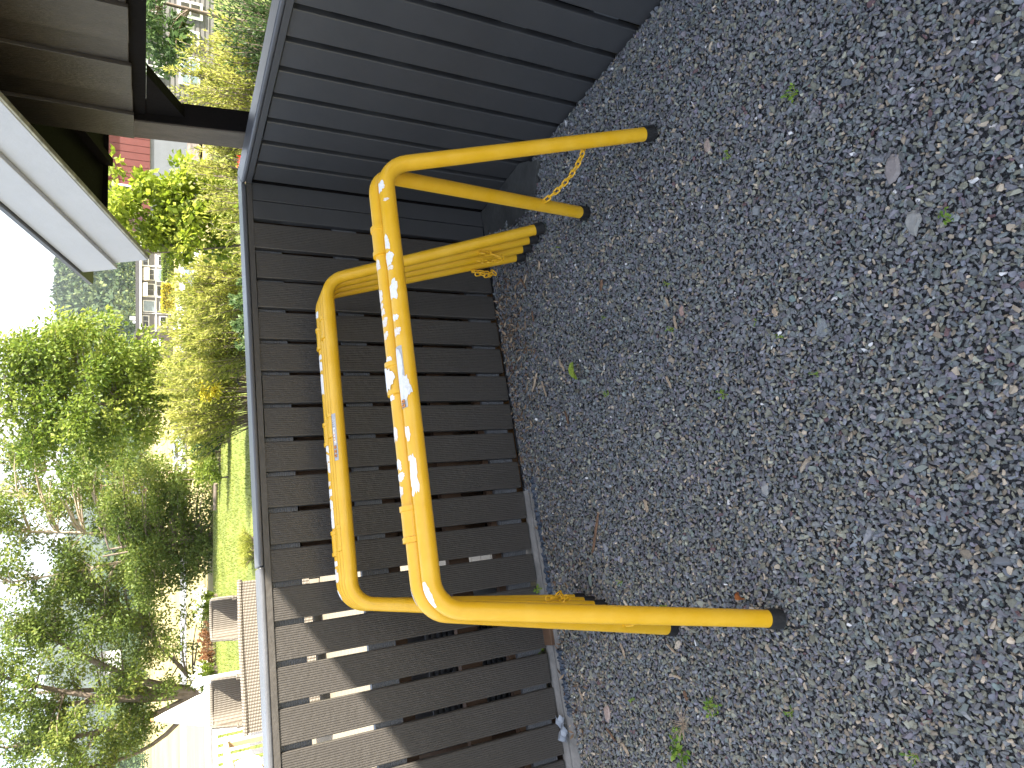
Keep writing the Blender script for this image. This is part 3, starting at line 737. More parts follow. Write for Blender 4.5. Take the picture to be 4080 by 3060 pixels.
def tree(name, label, base, height, crown_c, crown_r, n_clump, n_leaf, leaf, kind, seed, trunk_r=.12, clump_r=.45, group=None, stems=1, twig=.010, bark='bark', aspect=.5, droop=.25, cat='tree', lean=(0, 0), hollow=.25, cut=None, limbs=None):
    g = np.random.default_rng(seed); base = np.array(base, float)
    par = thing(name, label, cat, base, 0, group)
    crown_c = np.array(crown_c, float); crown_r = np.array(crown_r, float)
    # clump centres through the crown's volume
    cl = []
    while len(cl) < n_clump:
        q = g.normal(0, 1, 3); q /= np.linalg.norm(q); rad = g.uniform(hollow, 1) ** .55
        p_ = crown_c + crown_r * q * rad * (1 + .18 * math.sin(3 * q[0] + seed) + .15 * math.sin(5 * q[2] + 2 * seed))
        if cut is not None and cut(p_): continue
        cl.append(p_)
    cl = np.array(cl)
    tr = MB(); tops = []
    for k in range(stems):
        tp = base + np.array([lean[0], lean[1], 0]) + np.array([g.normal(0, .16) * height * (stems > 1), g.normal(0, .08) * height * (stems > 1), height * g.uniform(.72, .85)])
        mid = (base + tp) / 2 + g.normal(0, .03 * height, 3) * (1, 1, 0)
        pth = bez(base + g.normal(0, trunk_r * .8, 3) * (1, 1, 0) * (stems > 1), mid, tp, 9)
        rr_ = np.linspace(trunk_r * (1 if stems == 1 else .62), trunk_r * .22, 9); rr_[0] *= 1.25
        tr.tube(pth, list(rr_), 9); tops.append(pth)
    for lm in (limbs or []):
        pth = bez(*[np.array(q, float) for q in lm[:3]], 9); tr.tube(pth, list(np.linspace(lm[3], lm[3] * .3, 9)), 8); tops.append(pth)
    br = []
    for p_ in cl:
        best = None
        for pth in tops:
            low = np.where(pth[:, 2] < p_[2] + .15 * height * 0)[0]
            for i in range(1, len(pth)):
                if pth[i][2] > p_[2] and i > 1: continue
                d = np.linalg.norm(pth[i] - p_) + .35 * max(0, height * .3 - (pth[i][2] - base[2]))
                if best is None or d < best[0]: best = (d, pth[i])
        a = best[1] if best else tops[0][2]
        mid = (a + p_) / 2 + np.array([0, 0, .12 * np.linalg.norm(p_ - a)]) + g.normal(0, .05 * height / 4, 3)
        pth = bez(a, mid, p_, 5); L_ = np.linalg.norm(p_ - a)
        tr.tube(pth, list(np.linspace(twig * (1.0 + .9 * L_), twig * .45, 5)), 5, caps=False); br.append(pth)
    tr.build('trunk', M[bark], par, smooth=True)
    # leaves
    w = g.lognormal(0, .35, len(cl)); w /= w.sum(); which = g.choice(len(cl), n_leaf, p=w)
    off = g.normal(0, 1, (n_leaf, 3)); off /= np.linalg.norm(off, axis=1)[:, None]; off *= (clump_r * g.uniform(.15, 1, n_leaf) ** .6)[:, None] * np.array([1, 1, .75])
    tt = g.random(n_leaf) < .22
    C = cl[which] + off
    along = np.array([br[k][int(i)] for k, i in zip(which[tt], g.integers(2, 5, tt.sum()))]) + g.normal(0, clump_r * .25, (tt.sum(), 3))
    C[tt] = along
    nn = off / (np.linalg.norm(off, axis=1)[:, None] + 1e-9)
    V, F = leaf_cloud(C, nn, leaf, g, aspect, droop=droop)
    ct = g.normal(0, .16, len(cl)); tone = np.clip(.45 + ct[which] + g.normal(0, .18, n_leaf), 0, 1)
    fast_mesh('crown', V, F, LM[kind], par, attr=np.repeat(tone, 4))
    return par
def shrub(name, label, base, rad, height, n_stem, n_leaf, leaf, kind, seed, group=None, aspect=.28, cat='shrub', spread=.55, low=.15, up=.9, flower=None):
    """sprays of fine leaves along arching stems"""
    g = np.random.default_rng(seed); base = np.array(base, float); par = thing(name, label, cat, base, 0, group)
    st = MB(); paths = []
    for k in range(n_stem):
        a = g.uniform(0, 6.28); r_ = math.sqrt(g.random())
        b0 = base + np.array([math.cos(a) * rad[0] * r_ * .55, math.sin(a) * rad[1] * r_ * .55, 0])
        hh_ = height * g.uniform(.62, 1.0) * (1 - .25 * r_ ** 2)
        tp = base + np.array([math.cos(a) * rad[0] * r_ * g.uniform(.8, 1.1), math.sin(a) * rad[1] * r_ * g.uniform(.8, 1.1), hh_])
        mid = (b0 + tp) / 2 + np.array([0, 0, height * .12]) + g.normal(0, .05 * height, 3)
        pth = bez(b0, mid, tp, 8); paths.append(pth); st.tube(pth, list(np.linspace(.010, .003, 8)), 4, caps=False)
    st.build('stem', M['bark'], par)
    paths = np.array(paths); k = g.integers(0, n_stem, n_leaf); f_ = low + (1 - low) * g.random(n_leaf) ** .8; q = f_ * 6.999; i = q.astype(int); t_ = (q - i)[:, None]
    C = paths[k, i] * (1 - t_) + paths[k, i + 1] * t_; ax = paths[k, i + 1] - paths[k, i]; ax /= np.linalg.norm(ax, axis=1)[:, None]
    side = g.normal(0, 1, (n_leaf, 3)); side -= ax * (side * ax).sum(1)[:, None]; side /= np.linalg.norm(side, axis=1)[:, None]
    C = C + side * (height * .085 * (1.15 - f_) * g.random(n_leaf))[:, None]
    V, F = leaf_cloud(C, (ax * up + side * spread) * 1.6, leaf, g, aspect)
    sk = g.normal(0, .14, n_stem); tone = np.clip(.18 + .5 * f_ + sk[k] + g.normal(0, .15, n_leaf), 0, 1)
    fast_mesh('foliage', V, F, LM[kind], par, attr=np.repeat(tone, 4))
    if flower:
        fk, fn, fs = flower; P = np.array([paths[j][-1] for j in range(min(fn, n_stem))])
        Cf = np.repeat(P, 26, 0) + g.normal(0, fs * .5, (len(P) * 26, 3)); V, F = leaf_cloud(Cf, g.normal(0, 1, Cf.shape), fs * .7, g, .9)
        fast_mesh('blossom', V, F, LM[fk] if fk in LM else M[fk], par, attr=np.repeat(g.random(len(Cf)), 4))
    return par
def gpt(y_img, Y, x_img=900):
    """ground point under picture column y_img at forward distance Y"""
    p_ = on_y(x_img, y_img, Y); p_[2] = float(h_terr(p_[0], p_[1])) + (.02 if Y < 26.5 else 0); return p_

# ------------------------------------------------------------------ garden plants
def zat(x, y, Y): return on_y(x, y, Y)
# feathery hedge bushes along the lawn
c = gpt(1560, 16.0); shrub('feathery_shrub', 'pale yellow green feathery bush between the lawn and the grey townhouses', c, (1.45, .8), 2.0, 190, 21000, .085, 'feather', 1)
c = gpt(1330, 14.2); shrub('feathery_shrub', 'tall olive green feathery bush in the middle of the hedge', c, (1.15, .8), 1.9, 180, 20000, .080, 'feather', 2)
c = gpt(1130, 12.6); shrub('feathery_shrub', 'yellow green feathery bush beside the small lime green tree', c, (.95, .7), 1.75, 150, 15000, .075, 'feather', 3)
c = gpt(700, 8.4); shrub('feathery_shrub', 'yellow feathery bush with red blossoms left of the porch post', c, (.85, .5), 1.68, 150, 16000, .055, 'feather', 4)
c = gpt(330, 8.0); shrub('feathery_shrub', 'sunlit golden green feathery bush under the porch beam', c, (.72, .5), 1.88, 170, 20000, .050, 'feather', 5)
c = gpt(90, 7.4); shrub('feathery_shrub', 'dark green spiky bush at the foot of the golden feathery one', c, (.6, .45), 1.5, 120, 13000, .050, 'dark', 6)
c = gpt(1000, 9.0); shrub('low_shrub', 'dark green low bush under the small lime green tree', c, (.65, .5), .98, 60, 5000, .075, 'ash', 7, aspect=.5)
c = gpt(1250, 11.4); shrub('low_shrub', 'dark green low bush in front of the feathery hedge', c, (.7, .5), .95, 60, 5000, .075, 'ash', 8, aspect=.5)
c = gpt(1690, 20.5); shrub('low_shrub', 'dark shaded bush at the far edge of the lawn by the saplings', c, (1.0, .6), 1.1, 70, 6000, .09, 'dark', 9, aspect=.5)
c = gpt(1800, 23.5); shrub('low_shrub', 'green and yellow low bush behind the staked saplings', c, (1.1, .5), 1.0, 70, 6000, .09, 'bright', 10, aspect=.5)
# red flowers in front of the bush near the porch
for k, (x, y) in enumerate(((925, 612), (925, 650), (935, 712), (930, 785))):
    p_ = on_y(x, y, 6.6); b0 = p_.copy(); b0[2] = float(h_terr(b0[0], b0[1])) + .02
    shrub('flower', 'red flowering stem above the fence cap near the porch post', b0, (.10, .08), (p_[2] - b0[2]) * 1.16, 9, 90, .06, 'bright', 60 + k, group='red flowers above the cap', aspect=.5, cat='flower', flower=('red', 5, .045))
p_ = on_y(940, 52, 6.4); b0 = p_.copy(); b0[2] = float(h_terr(*b0[:2])) + .02
shrub('flower', 'single yellow flower at the edge of the dark spiky bush', b0, (.05, .05), p_[2] - b0[2] + .02, 3, 40, .06, 'bright', 70, aspect=.5, cat='flower', flower=('yellow', 1, .04))
# small lime green tree in front of the red house
c = gpt(900, 9.4)
tree('small_tree', 'small tree with large lime green leaves in front of the red house', c, 2.6, on_y(665, 835, 9.4), (.72, .5, .86), 80, 8200, .080, 'lime', 21, trunk_r=.035, clump_r=.17, twig=.006, aspect=.62, droop=.1, stems=3, hollow=.1)
# ash tree branch by the grey house
c = gpt(60, 10.0)
tree('small_tree', 'dark green narrow leaved tree in front of the grey clapboard house', c, 3.0, on_y(625, 150, 10.0), (.62, .4, .40), 30, 1700, .10, 'ash', 22, trunk_r=.05, clump_r=.17, twig=.006, aspect=.38, droop=.6, hollow=.1)
# bright tree standing in front of the wooded hill
c = gpt(1600, 25.0)
tree('leafy_tree', 'bright green leafy tree standing before the wooded hill', c, 7.4, on_y(330, 1545, 25.0), (2.0, 1.5, 3.6), 150, 30000, .150, 'bright', 23, trunk_r=.10, clump_r=.55, aspect=.48, droop=.5)
# loose olive trees behind the lawn
c = gpt(2150, 30.0, 850)
tree('sparse_tree', 'loose olive green tree with bare pale branches beyond the lawn', c, 8.2, on_y(330, 2080, 30.0), (3.1, 1.6, 3.7), 140, 20000, .14, 'olive', 24, trunk_r=.13, clump_r=.5, bark='bark_pale', stems=3, hollow=.35, twig=.014)
c = gpt(2130, 28.0, 850)
tree('dense_tree', 'dense dark green bushy tree at the end of the lawn', c, 4.2, on_y(640, 2140, 28.0), (2.7, 1.2, 1.9), 140, 30000, .120, 'olive', 25, trunk_r=.12, clump_r=.5, stems=3, hollow=.2)
c = gpt(2740, 31.0, 850)
lim = [(c + (0, 0, .3), c + (.6, 0, 3), on_y(150, 2500, 31.), .20), (c + (0, 0, .3), c + (-.3, 0, 3), on_y(20, 2700, 31.), .20), (c + (0, 0, .3), c + (-1.2, 0, 2.4), on_y(20, 2980, 31.), .17), (c + (0, 0, .3), c + (-2.6, 0, 1.7), on_y(300, 3060, 31.), .13), (c + (0, 0, .3), c + (1.4, 0, 1.2), on_y(480, 2420, 31.), .11)]
tree('big_tree', 'large many stemmed tree with twisted trunks behind the white railing', c, 8.5, on_y(330, 2720, 31.0), (5.3, 2.0, 4.2), 280, 44000, .140, 'olive', 26, trunk_r=.26, clump_r=.55, stems=2, hollow=.25, limbs=lim, twig=.014, cut=lambda q, c=c: q[2] < c[2] + 1.9 and abs(q[0] - c[0] + .3) < 1.0)
c = gpt(1880, 34.0, 850)
tree('sparse_tree', 'thin open tree between the bright leafy tree and the olive trees', c, 8.4, on_y(230, 1850, 34.0), (2.3, 1.3, 3.4), 90, 12000, .14, 'olive', 27, trunk_r=.10, clump_r=.5, bark='bark_pale', stems=2, hollow=.35, twig=.014)
# saplings
c = gpt(1562, 15.0); 
tree('sapling', 'yellow leaved sapling at the edge of the lawn', c, 1.0, on_y(835, 1555, 15.0), (.20, .15, .22), 16, 520, .075, 'gold', 31, trunk_r=.016, clump_r=.09, twig=.003, aspect=.5, hollow=.05)
c = gpt(1900, 21.0, 905)
tree('sapling', 'thin light green sapling standing alone on the lawn', c, 1.5, on_y(835, 1885, 21.0), (.42, .3, .42), 20, 900, .085, 'bright', 32, trunk_r=.022, clump_r=.16, twig=.005, hollow=.05)
c = gpt(1738, 22.5, 880)
sap = tree('sapling', 'young leafless looking sapling tied to a leaning stake', c, 1.5, on_y(800, 1745, 22.5), (.22, .2, .3), 8, 160, .07, 'olive', 33, trunk_r=.02, clump_r=.12, twig=.005, hollow=.05)
o = MB().tube([c + (.14, 0, -.05), c + (.04, 0, .85)], .022, 6).build('garden_stake', M['bark_pale']); tag(o, 'pale wooden stake leaning on the young sapling', 'stake')
# flowering plants under the big tree
M['white_bloom'] = mat('white_petals', (.80, .80, .74), .7)
for k, (y, Y, lab) in enumerate(((2395, 24.5, 'white flowering hydrangea bush beyond the right wicker armchair'), (2680, 24.5, 'white flowering bush by the white railing post'))):
    c = gpt(y, Y); shrub('flowering_shrub', lab, c, (.5, .4), .75, 40, 2200, .08, 'bright', 80 + k, aspect=.55, flower=('white_bloom', 26, .09))
c = gpt(2580, 25.2); shrub('low_shrub', 'rusty brown low plants along the edge of the dry field', c, (1.3, .4), .6, 60, 3000, .07, 'rust', 84, aspect=.45)
c = gpt(2190, 15.5, 960); shrub('ornamental_grass', 'clump of straw coloured grass on the lawn by the sofa', c, (.40, .4), .30, 90, 2200, .14, 'feather', 85, aspect=.07, cat='grass clump')

# far tree belt between field and hill
g = np.random.default_rng(77)
c = None
# ------------------------------------------------------------------ hills with forest
def hill(name, label, Y0, Y1, prof, seed, mt):
    """prof: list of (picture column, picture row of the skyline) at distance Y1"""
    cols = np.linspace(-700, 3800, 120); rows = 26; V = []
    ypt = np.interp(cols, [q[0] for q in prof], [q[1] for q in prof])
    g = np.random.default_rng(seed)
    for j in range(rows):
        f_ = j / (rows - 1); Y = Y0 + (Y1 - Y0) * f_
        for i, cy in enumerate(cols):
            top = on_y(ypt[i], cy, Y1); x = top[0] * (Y / Y1); zb = float(h_terr(x, Y)) - 2
            z = zb + (top[2] - zb) * (math.sin(f_ * math.pi / 2) ** 1.35)
            V.append((x, Y, z + g.normal(0, .004) * (Y1 - Y0) * f_ * .25))
    idx = np.arange(rows * 120).reshape(rows, 120)
    Fq = np.c_[idx[:-1, :-1].ravel(), idx[1:, :-1].ravel(), idx[1:, 1:].ravel(), idx[:-1, 1:].ravel()]
    o = fast_mesh(name, np.array(V), Fq, mt, smooth=True); tag(o, label, None, kind='structure')
    return np.array(V).reshape(rows, 120, 3)
M['hill'] = mat('forest_floor', (.035, .055, .022), .95, .35, .02, detail=8)
M['needle'] = leafmat('far_forest', [(0, (.022, .045, .018)), (.5, (.045, .080, .028)), (1, (.11, .14, .045))], .15, .8)
H1 = hill('hill', 'wooded hillside rising behind the townhouses', 420, 1100, [(-700, 420), (600, 330), (1040, 300), (1180, 296), (1330, 312), (1600, 400), (1900, 470), (2200, 500), (3800, 540)], 3, M['hill'])
H2 = hill('hill', 'hazy blue far hill behind the big tree', 1500, 2600, [(-700, 300), (1200, 360), (1700, 330), (2050, 330), (2300, 250), (2450, 205), (2620, 198), (2800, 260), (3060, 330), (3800, 300)], 4, M['hill'])
def forest(name, label, H, n, hlo, hhi, seed, leaves=18):
    g = np.random.default_rng(seed); r_ = g.uniform(.04, 1, n) * (H.shape[0] - 1.001); c_ = g.uniform(.12, .92, n) * (H.shape[1] - 1.001)
    i, j = r_.astype(int), c_.astype(int); a, b_ = (r_ - i)[:, None], (c_ - j)[:, None]
    P = H[i, j] * (1 - a) * (1 - b_) + H[i + 1, j] * a * (1 - b_) + H[i, j + 1] * (1 - a) * b_ + H[i + 1, j + 1] * a * b_
    h = g.uniform(hlo, hhi, n); con = g.random(n) < .45; base_t = np.where(con, g.uniform(0, .40, n), g.uniform(.3, .95, n))
    k_ = leaves; q = np.repeat(np.arange(n), k_); u_ = g.normal(0, 1, (n * k_, 3)); u_ /= np.linalg.norm(u_, axis=1)[:, None]
    f_ = g.random(n * k_) ** .8; hq = h[q]
    rad = np.where(con[q], .20 * hq * (1.02 - f_), .36 * hq * np.sqrt(np.clip(1 - (2 * f_ - 1) ** 2, .05, 1)))
    C = P[q] + np.c_[u_[:, 0] * rad, u_[:, 1] * rad, hq * (.08 + .90 * f_)]
    nn = np.c_[u_[:, :2], np.where(con[q], -.1, .5)]
    V, F = leaf_cloud(C, nn, 1.0, g, .95, .3)
    V = C.repeat(4, 0) + (V - C.repeat(4, 0)) * (hq * (2.1 / math.sqrt(k_))).repeat(4)[:, None] * .42
    o = fast_mesh(name, V, F, M['needle'], attr=np.clip(base_t[q] + g.normal(0, .10, n * k_), 0, 1).repeat(4))
    tag(o, label, None, kind='stuff')
forest('forest', 'mixed forest covering the near hillside', H1, 15000, 8, 15, 5, 14)
forest('forest', 'forest covering the far blue hill', H2, 7000, 14, 24, 6, 9)
# wood belt behind the field
Hb = np.stack([np.stack([np.array([x, Y, float(h_terr(x, Y))]) for x in np.linspace(-260, 260, 40)]) for Y in np.linspace(265, 330, 6)])
forest('wood', 'belt of trees along the far side of the yellow field', Hb, 420, 6, 12, 8, 90)

# ------------------------------------------------------------------ terrace furniture
def wicker_mat():
    Mt = bpy.data.materials.new('grey_brown_wicker'); Mt.use_nodes = True; nt = Mt.node_tree; b = nt.nodes['Principled BSDF']
    tc = nt.nodes.new('ShaderNodeTexCoord'); mp = nt.nodes.new('ShaderNodeMapping'); nt.links.new(tc.outputs['Object'], mp.inputs[0])
    w1 = nt.nodes.new('ShaderNodeTexWave'); w1.bands_direction = 'Z'; w1.inputs['Scale'].default_value = 20; w1.inputs['Distortion'].default_value = .6
    w2 = nt.nodes.new('ShaderNodeTexWave'); w2.bands_direction = 'X'; w2.inputs['Scale'].default_value = 11; w2.inputs['Distortion'].default_value = .4
    for w in (w1, w2): nt.links.new(mp.outputs[0], w.inputs[0])
    mx = nt.nodes.new('ShaderNodeMath'); mx.operation = 'MULTIPLY'; nt.links.new(w1.outputs['Fac'], mx.inputs[0]); nt.links.new(w2.outputs['Fac'], mx.inputs[1])
    rp = nt.nodes.new('ShaderNodeValToRGB'); nt.links.new(mx.outputs[0], rp.inputs[0])
    rp.color_ramp.elements[0].color = (.07, .055, .04, 1); rp.color_ramp.elements[1].color = (.23, .21, .175, 1); rp.color_ramp.elements[1].position = .45
    nt.links.new(rp.outputs[0], b.inputs['Base Color']); b.inputs['Roughness'].default_value = .55
    bp = nt.nodes.new('ShaderNodeBump'); bp.inputs['Strength'].default_value = .8; bp.inputs['Distance'].default_value = .01
    nt.links.new(mx.outputs[0], bp.inputs['Height']); nt.links.new(bp.outputs[0], b.inputs['Normal'])
    return Mt
M['wicker'] = wicker_mat()
DZ = -.307
# sofa seen from behind: top rail bows, back panel below
a = on_y(950, 2312, 8.3); b_ = on_y(972, 2935, 7.6)
ctr = (a + b_) / 2; ax = b_ - a; ax[2] = 0; Ls = np.linalg.norm(ax); ax /= Ls; nrm = np.array([-ax[1], ax[0], 0]);
if nrm[1] > 0: nrm = -nrm                      # towards the yard
zt = (a[2] + b_[2]) / 2
sofa = thing('wicker_sofa', 'long grey wicker sofa with its back to the slatted fence', 'sofa', (ctr[0], ctr[1], DZ), 0)
def sf(t_, d, z): return ctr * (1, 1, 0) + ax * t_ + nrm * d + np.array([0, 0, z])
hl = Ls / 2
tl_, tr_ = a[2], b_[2]
zz = lambda t_: tl_ + (tr_ - tl_) * (t_ + hl) / (2 * hl)
pts = [sf(t_, 0, zz(t_) - .012 + .02 * math.sin(3 * (t_ + hl)) * .4) for t_ in np.linspace(-hl, hl, 18)]
MB().tube(pts, .028, 10).build('top_rail', M['wicker'], sofa, smooth=True)
MB().hexa([sf(-hl + .02, -.03, DZ + .14), sf(hl - .02, -.03, DZ + .14), sf(hl - .02, .012, DZ + .14), sf(-hl + .02, .012, DZ + .14), sf(-hl + .02, -.03, zz(-hl) - .03), sf(hl - .02, -.03, zz(hl) - .03), sf(hl - .02, .012, zz(hl) - .03), sf(-hl + .02, .012, zz(-hl) - .03)]).build('backrest', M['wicker'], sofa)
MB().hexa([sf(t_, d, z) for z in (DZ + .14, DZ + .42) for (t_, d) in ((-hl + .02, -.75), (hl - .02, -.75), (hl - .02, -.04), (-hl + .02, -.04))]).build('seat', M['wicker'], sofa)
for t_ in (-hl + .02, hl - .12):
    MB().hexa([sf(q, d, z) for z in (DZ + .42, DZ + .64) for (q, d) in ((t_, -.75), (t_ + .10, -.75), (t_ + .10, -.04), (t_, -.04))]).build('armrest', M['wicker'], sofa)
for t_ in (-hl + .06, hl - .06):
    for d in (-.70, -.06): MB().tube([sf(t_, d, DZ), sf(t_, d, DZ + .15)], .022, 8).build('leg', M['black_brown'], sofa)
def armchair(label, ya, yb, x, Y):
    p0 = on_y(x, ya, Y); p1 = on_y(x, yb, Y); cx = (p0[0] + p1[0]) / 2; w = abs(p1[0] - p0[0]) / 2; zt = p0[2]
    ch = thing('wicker_armchair', label, 'chair', (cx, Y, DZ), R(8), 'wicker armchairs on the terrace')
    c_, s_ = math.cos(R(8)), math.sin(R(8))
    def lf(x_, y_, z): return np.array([cx + x_ * c_ - y_ * s_, Y + x_ * s_ + y_ * c_, z])
    # curved back that wraps round the sides; seat opens towards the fence
    V = []; F = []; na, nz = 21, 7
    for layer, off in ((0, 0.), (1, -.035)):
        for j in range(nz):
            for i in range(na):
                t_ = -1 + 2 * i / (na - 1); an = t_ * 1.9
                x_ = (w + off) * math.copysign(abs(math.sin(an)) ** .5, an); y_ = (w * .95 + off) * math.cos(an)
                hfac = 1.0 if abs(an) < 1.15 else 1.0 - .32 * min(1, (abs(an) - 1.15) / .35)
                z = DZ + .12 + (zt - DZ - .12) * hfac * j / (nz - 1)
                V.append(lf(x_, y_ * .9 + .02, z))
    o1 = nz * na
    for j in range(nz - 1):
        for i in range(na - 1):
            q = j * na + i; F.append((q, q + 1, q + na + 1, q + na)); F.append((o1 + q, o1 + q + na, o1 + q + na + 1, o1 + q + 1))
    for i in range(na - 1):
        q = (nz - 1) * na + i; F.append((q, q + 1, o1 + q + 1, o1 + q)); F.append((i, o1 + i, o1 + i + 1, i + 1))
    for j in range(nz - 1):
        for e in (0, na - 1): F.append((j * na + e, (j + 1) * na + e, o1 + (j + 1) * na + e, o1 + j * na + e))
    MB().add(V, F).build('backrest', M['wicker'], ch, smooth=True)
    rim = [0.5 * (np.array(V[(nz - 1) * na + i]) + np.array(V[o1 + (nz - 1) * na + i])) for i in range(na)]
    MB().tube(rim, .026, 8).build('rim', M['wicker'], ch, smooth=True)
    MB().hexa([lf(x_, y_, z) for z in (DZ + .14, DZ + .42) for (x_, y_) in ((-w * .85, -w), (w * .85, -w), (w * .8, w * .55), (-w * .8, w * .55))]).build('seat', M['wicker'], ch)
    for x_ in (-1, 1):
        for y_ in (-.9, .5): MB().tube([lf(x_ * w * .7, y_ * w, DZ), lf(x_ * w * .7, y_ * w, DZ + .15)], .02, 8).build('leg', M['black_brown'], ch)
armchair('grey wicker armchair on the lawn side of the sofa, away from the railing', 2388, 2562, 848, 10.6)
armchair('grey wicker armchair with its back to the white railing', 2712, 2915, 852, 9.8)
# white railing with flat balusters
M['white'] = mat('white_paint', (.80, .80, .79), .5, .04, 10)
pa = on_n(797, 2715, -8.55); sa = to_f(pa)[0]; zr = pa[2]
rail_ = thing('white_railing', 'white painted wooden railing with flat balusters at the terrace edge', 'railing', fw(sa - 1.5, -8.55, DZ), YAW)
MB().box((sa - .05, -8.60, DZ), (sa + .05, -8.50, zr), fw).build('newel_post', M['white'], rail_, bevel=.004)
MB().lathe(fw(sa, -8.55, zr), [(.06, 0), (.06, .03), (.045, .06), (.0, .09)], 10).build('post_cap', M['white'], rail_)
MB().box((sa - 4.2, -8.60, zr - .11), (sa - .052, -8.50, zr - .05), fw).build('top_rail', M['white'], rail_)
MB().box((sa - 4.2, -8.57, zr - .20), (sa - .052, -8.53, zr - .112), fw).build('upper_rail', M['white'], rail_)
MB().box((sa - 4.2, -8.57, DZ + .06), (sa - .052, -8.53, DZ + .14), fw).build('lower_rail', M['white'], rail_)
bal = mesh_from('baluster', *(lambda q: (q.v, q.f))(MB().box((-.036, -.012, 0), (.036, .012, zr - .20 - DZ - .14))), M['white'])
for i in range(34):
    o = bpy.data.objects.new('baluster', bal); col.objects.link(o); o.parent = rail_
    o.location = (1.5 - .11 - .118 * i, 0, .14)
# closed parasols
def parasol(label, x, y, Y, h, r_, mt='white', group='closed parasols on the terrace'):
    tp = on_y(x, y, Y); b0 = np.array([tp[0], tp[1], DZ])
    pr = thing('closed_parasol', label, 'parasol', b0, 0, None)
    V = []; seg = 16; lev = 9
    g = np.random.default_rng(int(x))
    for j in range(lev):
        f_ = j / (lev - 1); z = tp[2] - h * f_
        for k in range(seg):
            an = 2 * math.pi * k / seg; rad = (.018 + r_ * f_ ** .85) * (1 + (.22 if k % 2 else -.12) * f_) * (1 - .25 * max(0, f_ - .85) / .15)
            V.append((tp[0] + rad * math.cos(an), tp[1] + rad * math.sin(an), z + (.05 * (k % 2) * (j == lev - 1))))
    F = [(j * seg + k, (j + 1) * seg + k, (j + 1) * seg + (k + 1) % seg, j * seg + (k + 1) % seg) for j in range(lev - 1) for k in range(seg)]
    F.append(tuple(range(seg)))
    MB().add(V, F).build('canopy', M['canvas'], pr)
    MB().tube([b0, tp + (0, 0, .04)], .024, 10).build('pole', M['woodpole'], pr)
    MB().lathe(b0, [(.24, 0), (.24, .05), (.05, .08), (.03, .2)], 16).build('base', M['concrete'], pr)
M['canvas'] = mat('white_canvas', (.80, .79, .74), .8, .05, 6)
M['woodpole'] = mat('oiled_wood_pole', (.45, .24, .09), .5, .2, 8)
parasol('closed white parasol on a wooden pole in front of the big tree', 612, 2868, 11.6, .78, .21)
parasol('larger closed white parasol beside the light wooden table', 640, 3215, 8.6, 1.10, .28)
tb = on_y(905, 3050, 8.9)
table = thing('garden_table', 'light wooden garden table by the white parasol', 'table', (tb[0] - .2, tb[1], DZ), YAW)
M['palewood'] = mat('pale_oiled_wood', (.50, .36, .20), .55, .15, 6)
cx, cy = tb[0] - .35, tb[1]
for i in range(5):
    MB().box((cx - .5, cy - .45 + .18 * i, tb[2] - .035), (cx + .5, cy - .28 + .18 * i, tb[2])).build('table_plank', M['palewood'], table)
for sx in (-.42, .42):
    for sy in (-.36, .36): MB().box((cx + sx - .03, cy + sy - .03, DZ), (cx + sx + .03, cy + sy + .03, tb[2] - .036)).build('leg', M['palewood'], table)

# small things standing on the lawn
c = gpt(1508, 14.6, 975)
M['blackmetal'] = mat('black_metal', (.02, .02, .022), .4)
fr = thing('metal_frame', 'small black metal frame standing on the lawn', 'frame', c)
q = [on_y(xx, yy, 14.6) for xx, yy in ((978, 1487), (953, 1484), (951, 1525), (962, 1534), (978, 1532))]
MB().tube(q, .010, 6).build('hoop', M['blackmetal'], fr); MB().tube([p_ + (0, .22, 0) for p_ in q], .010, 6).build('hoop', M['blackmetal'], fr)
MB().tube([q[1], q[1] + (0, .22, 0)], .008, 6).build('crossbar', M['blackmetal'], fr); MB().tube([q[3], q[3] + (0, .22, 0)], .008, 6).build('crossbar', M['blackmetal'], fr)
o = MB().tube([gpt(1925, 24.4, 865) + (0, 0, .06), gpt(2030, 24.6, 865) + (0, 0, .07)], [.07, .06], 8).build('log', M['bark']); tag(o, 'long brown log lying along the far edge of the lawn', 'log')

# ------------------------------------------------------------------ houses
M['wall_grey'] = mat('grey_house_paint', (.155, .15, .148), .7, .08, .6)
M['roof_dark'] = mat('dark_flat_roof', (.07, .07, .075), .8, .1, 1)
M['glass'] = mat('dark_window_glass', (.030, .035, .040), .08, .1, 1, spec=.7)
M['glass_blue'] = mat('reflecting_glass', (.20, .26, .30), .1, .2, 1, spec=.8)
M['awning'] = mat('cream_awning', (.62, .56, .42), .8, .05, 2)
M['hedge_m'] = None
Yh = 150.0
th = thing('townhouse', 'grey two storey townhouse row with cream awnings below the wooded hill', 'house', gpt(1100, Yh))
def zp(rx, ry): return 0 + rx / 2.011, 775 + ry / 2.011            # zoom coordinates used while measuring
def frect(par, name, r0, r1, d0, d1, mt):
    """box whose front outline is the rectangle r0..r1 (zoom coordinates) at distance Yh"""
    A = on_y(*zp(*r0), Yh); B = on_y(*zp(*r1), Yh)
    x0, x1 = sorted((A[0], B[0])); z0, z1 = sorted((A[2], B[2]))
    return MB().box((x0, Yh - d1, z0), (x1, Yh - d0, z1)).build(name, mt, par)
gz_ = gpt(1100, Yh)[2]
A = on_y(*zp(1135, -200), Yh); B = on_y(*zp(1135, 1098), Yh)
MB().box((B[0], Yh, gz_ - 1), (A[0], Yh + 9, A[2])).build('wall', M['wall_grey'], th)
frect(th, 'roof', (1086, -210), (1134, 1106), -9.5, .7, M['roof_dark'])
frect(th, 'fascia', (1120, -212), (1133, 1108), .72, .80, M['white'])
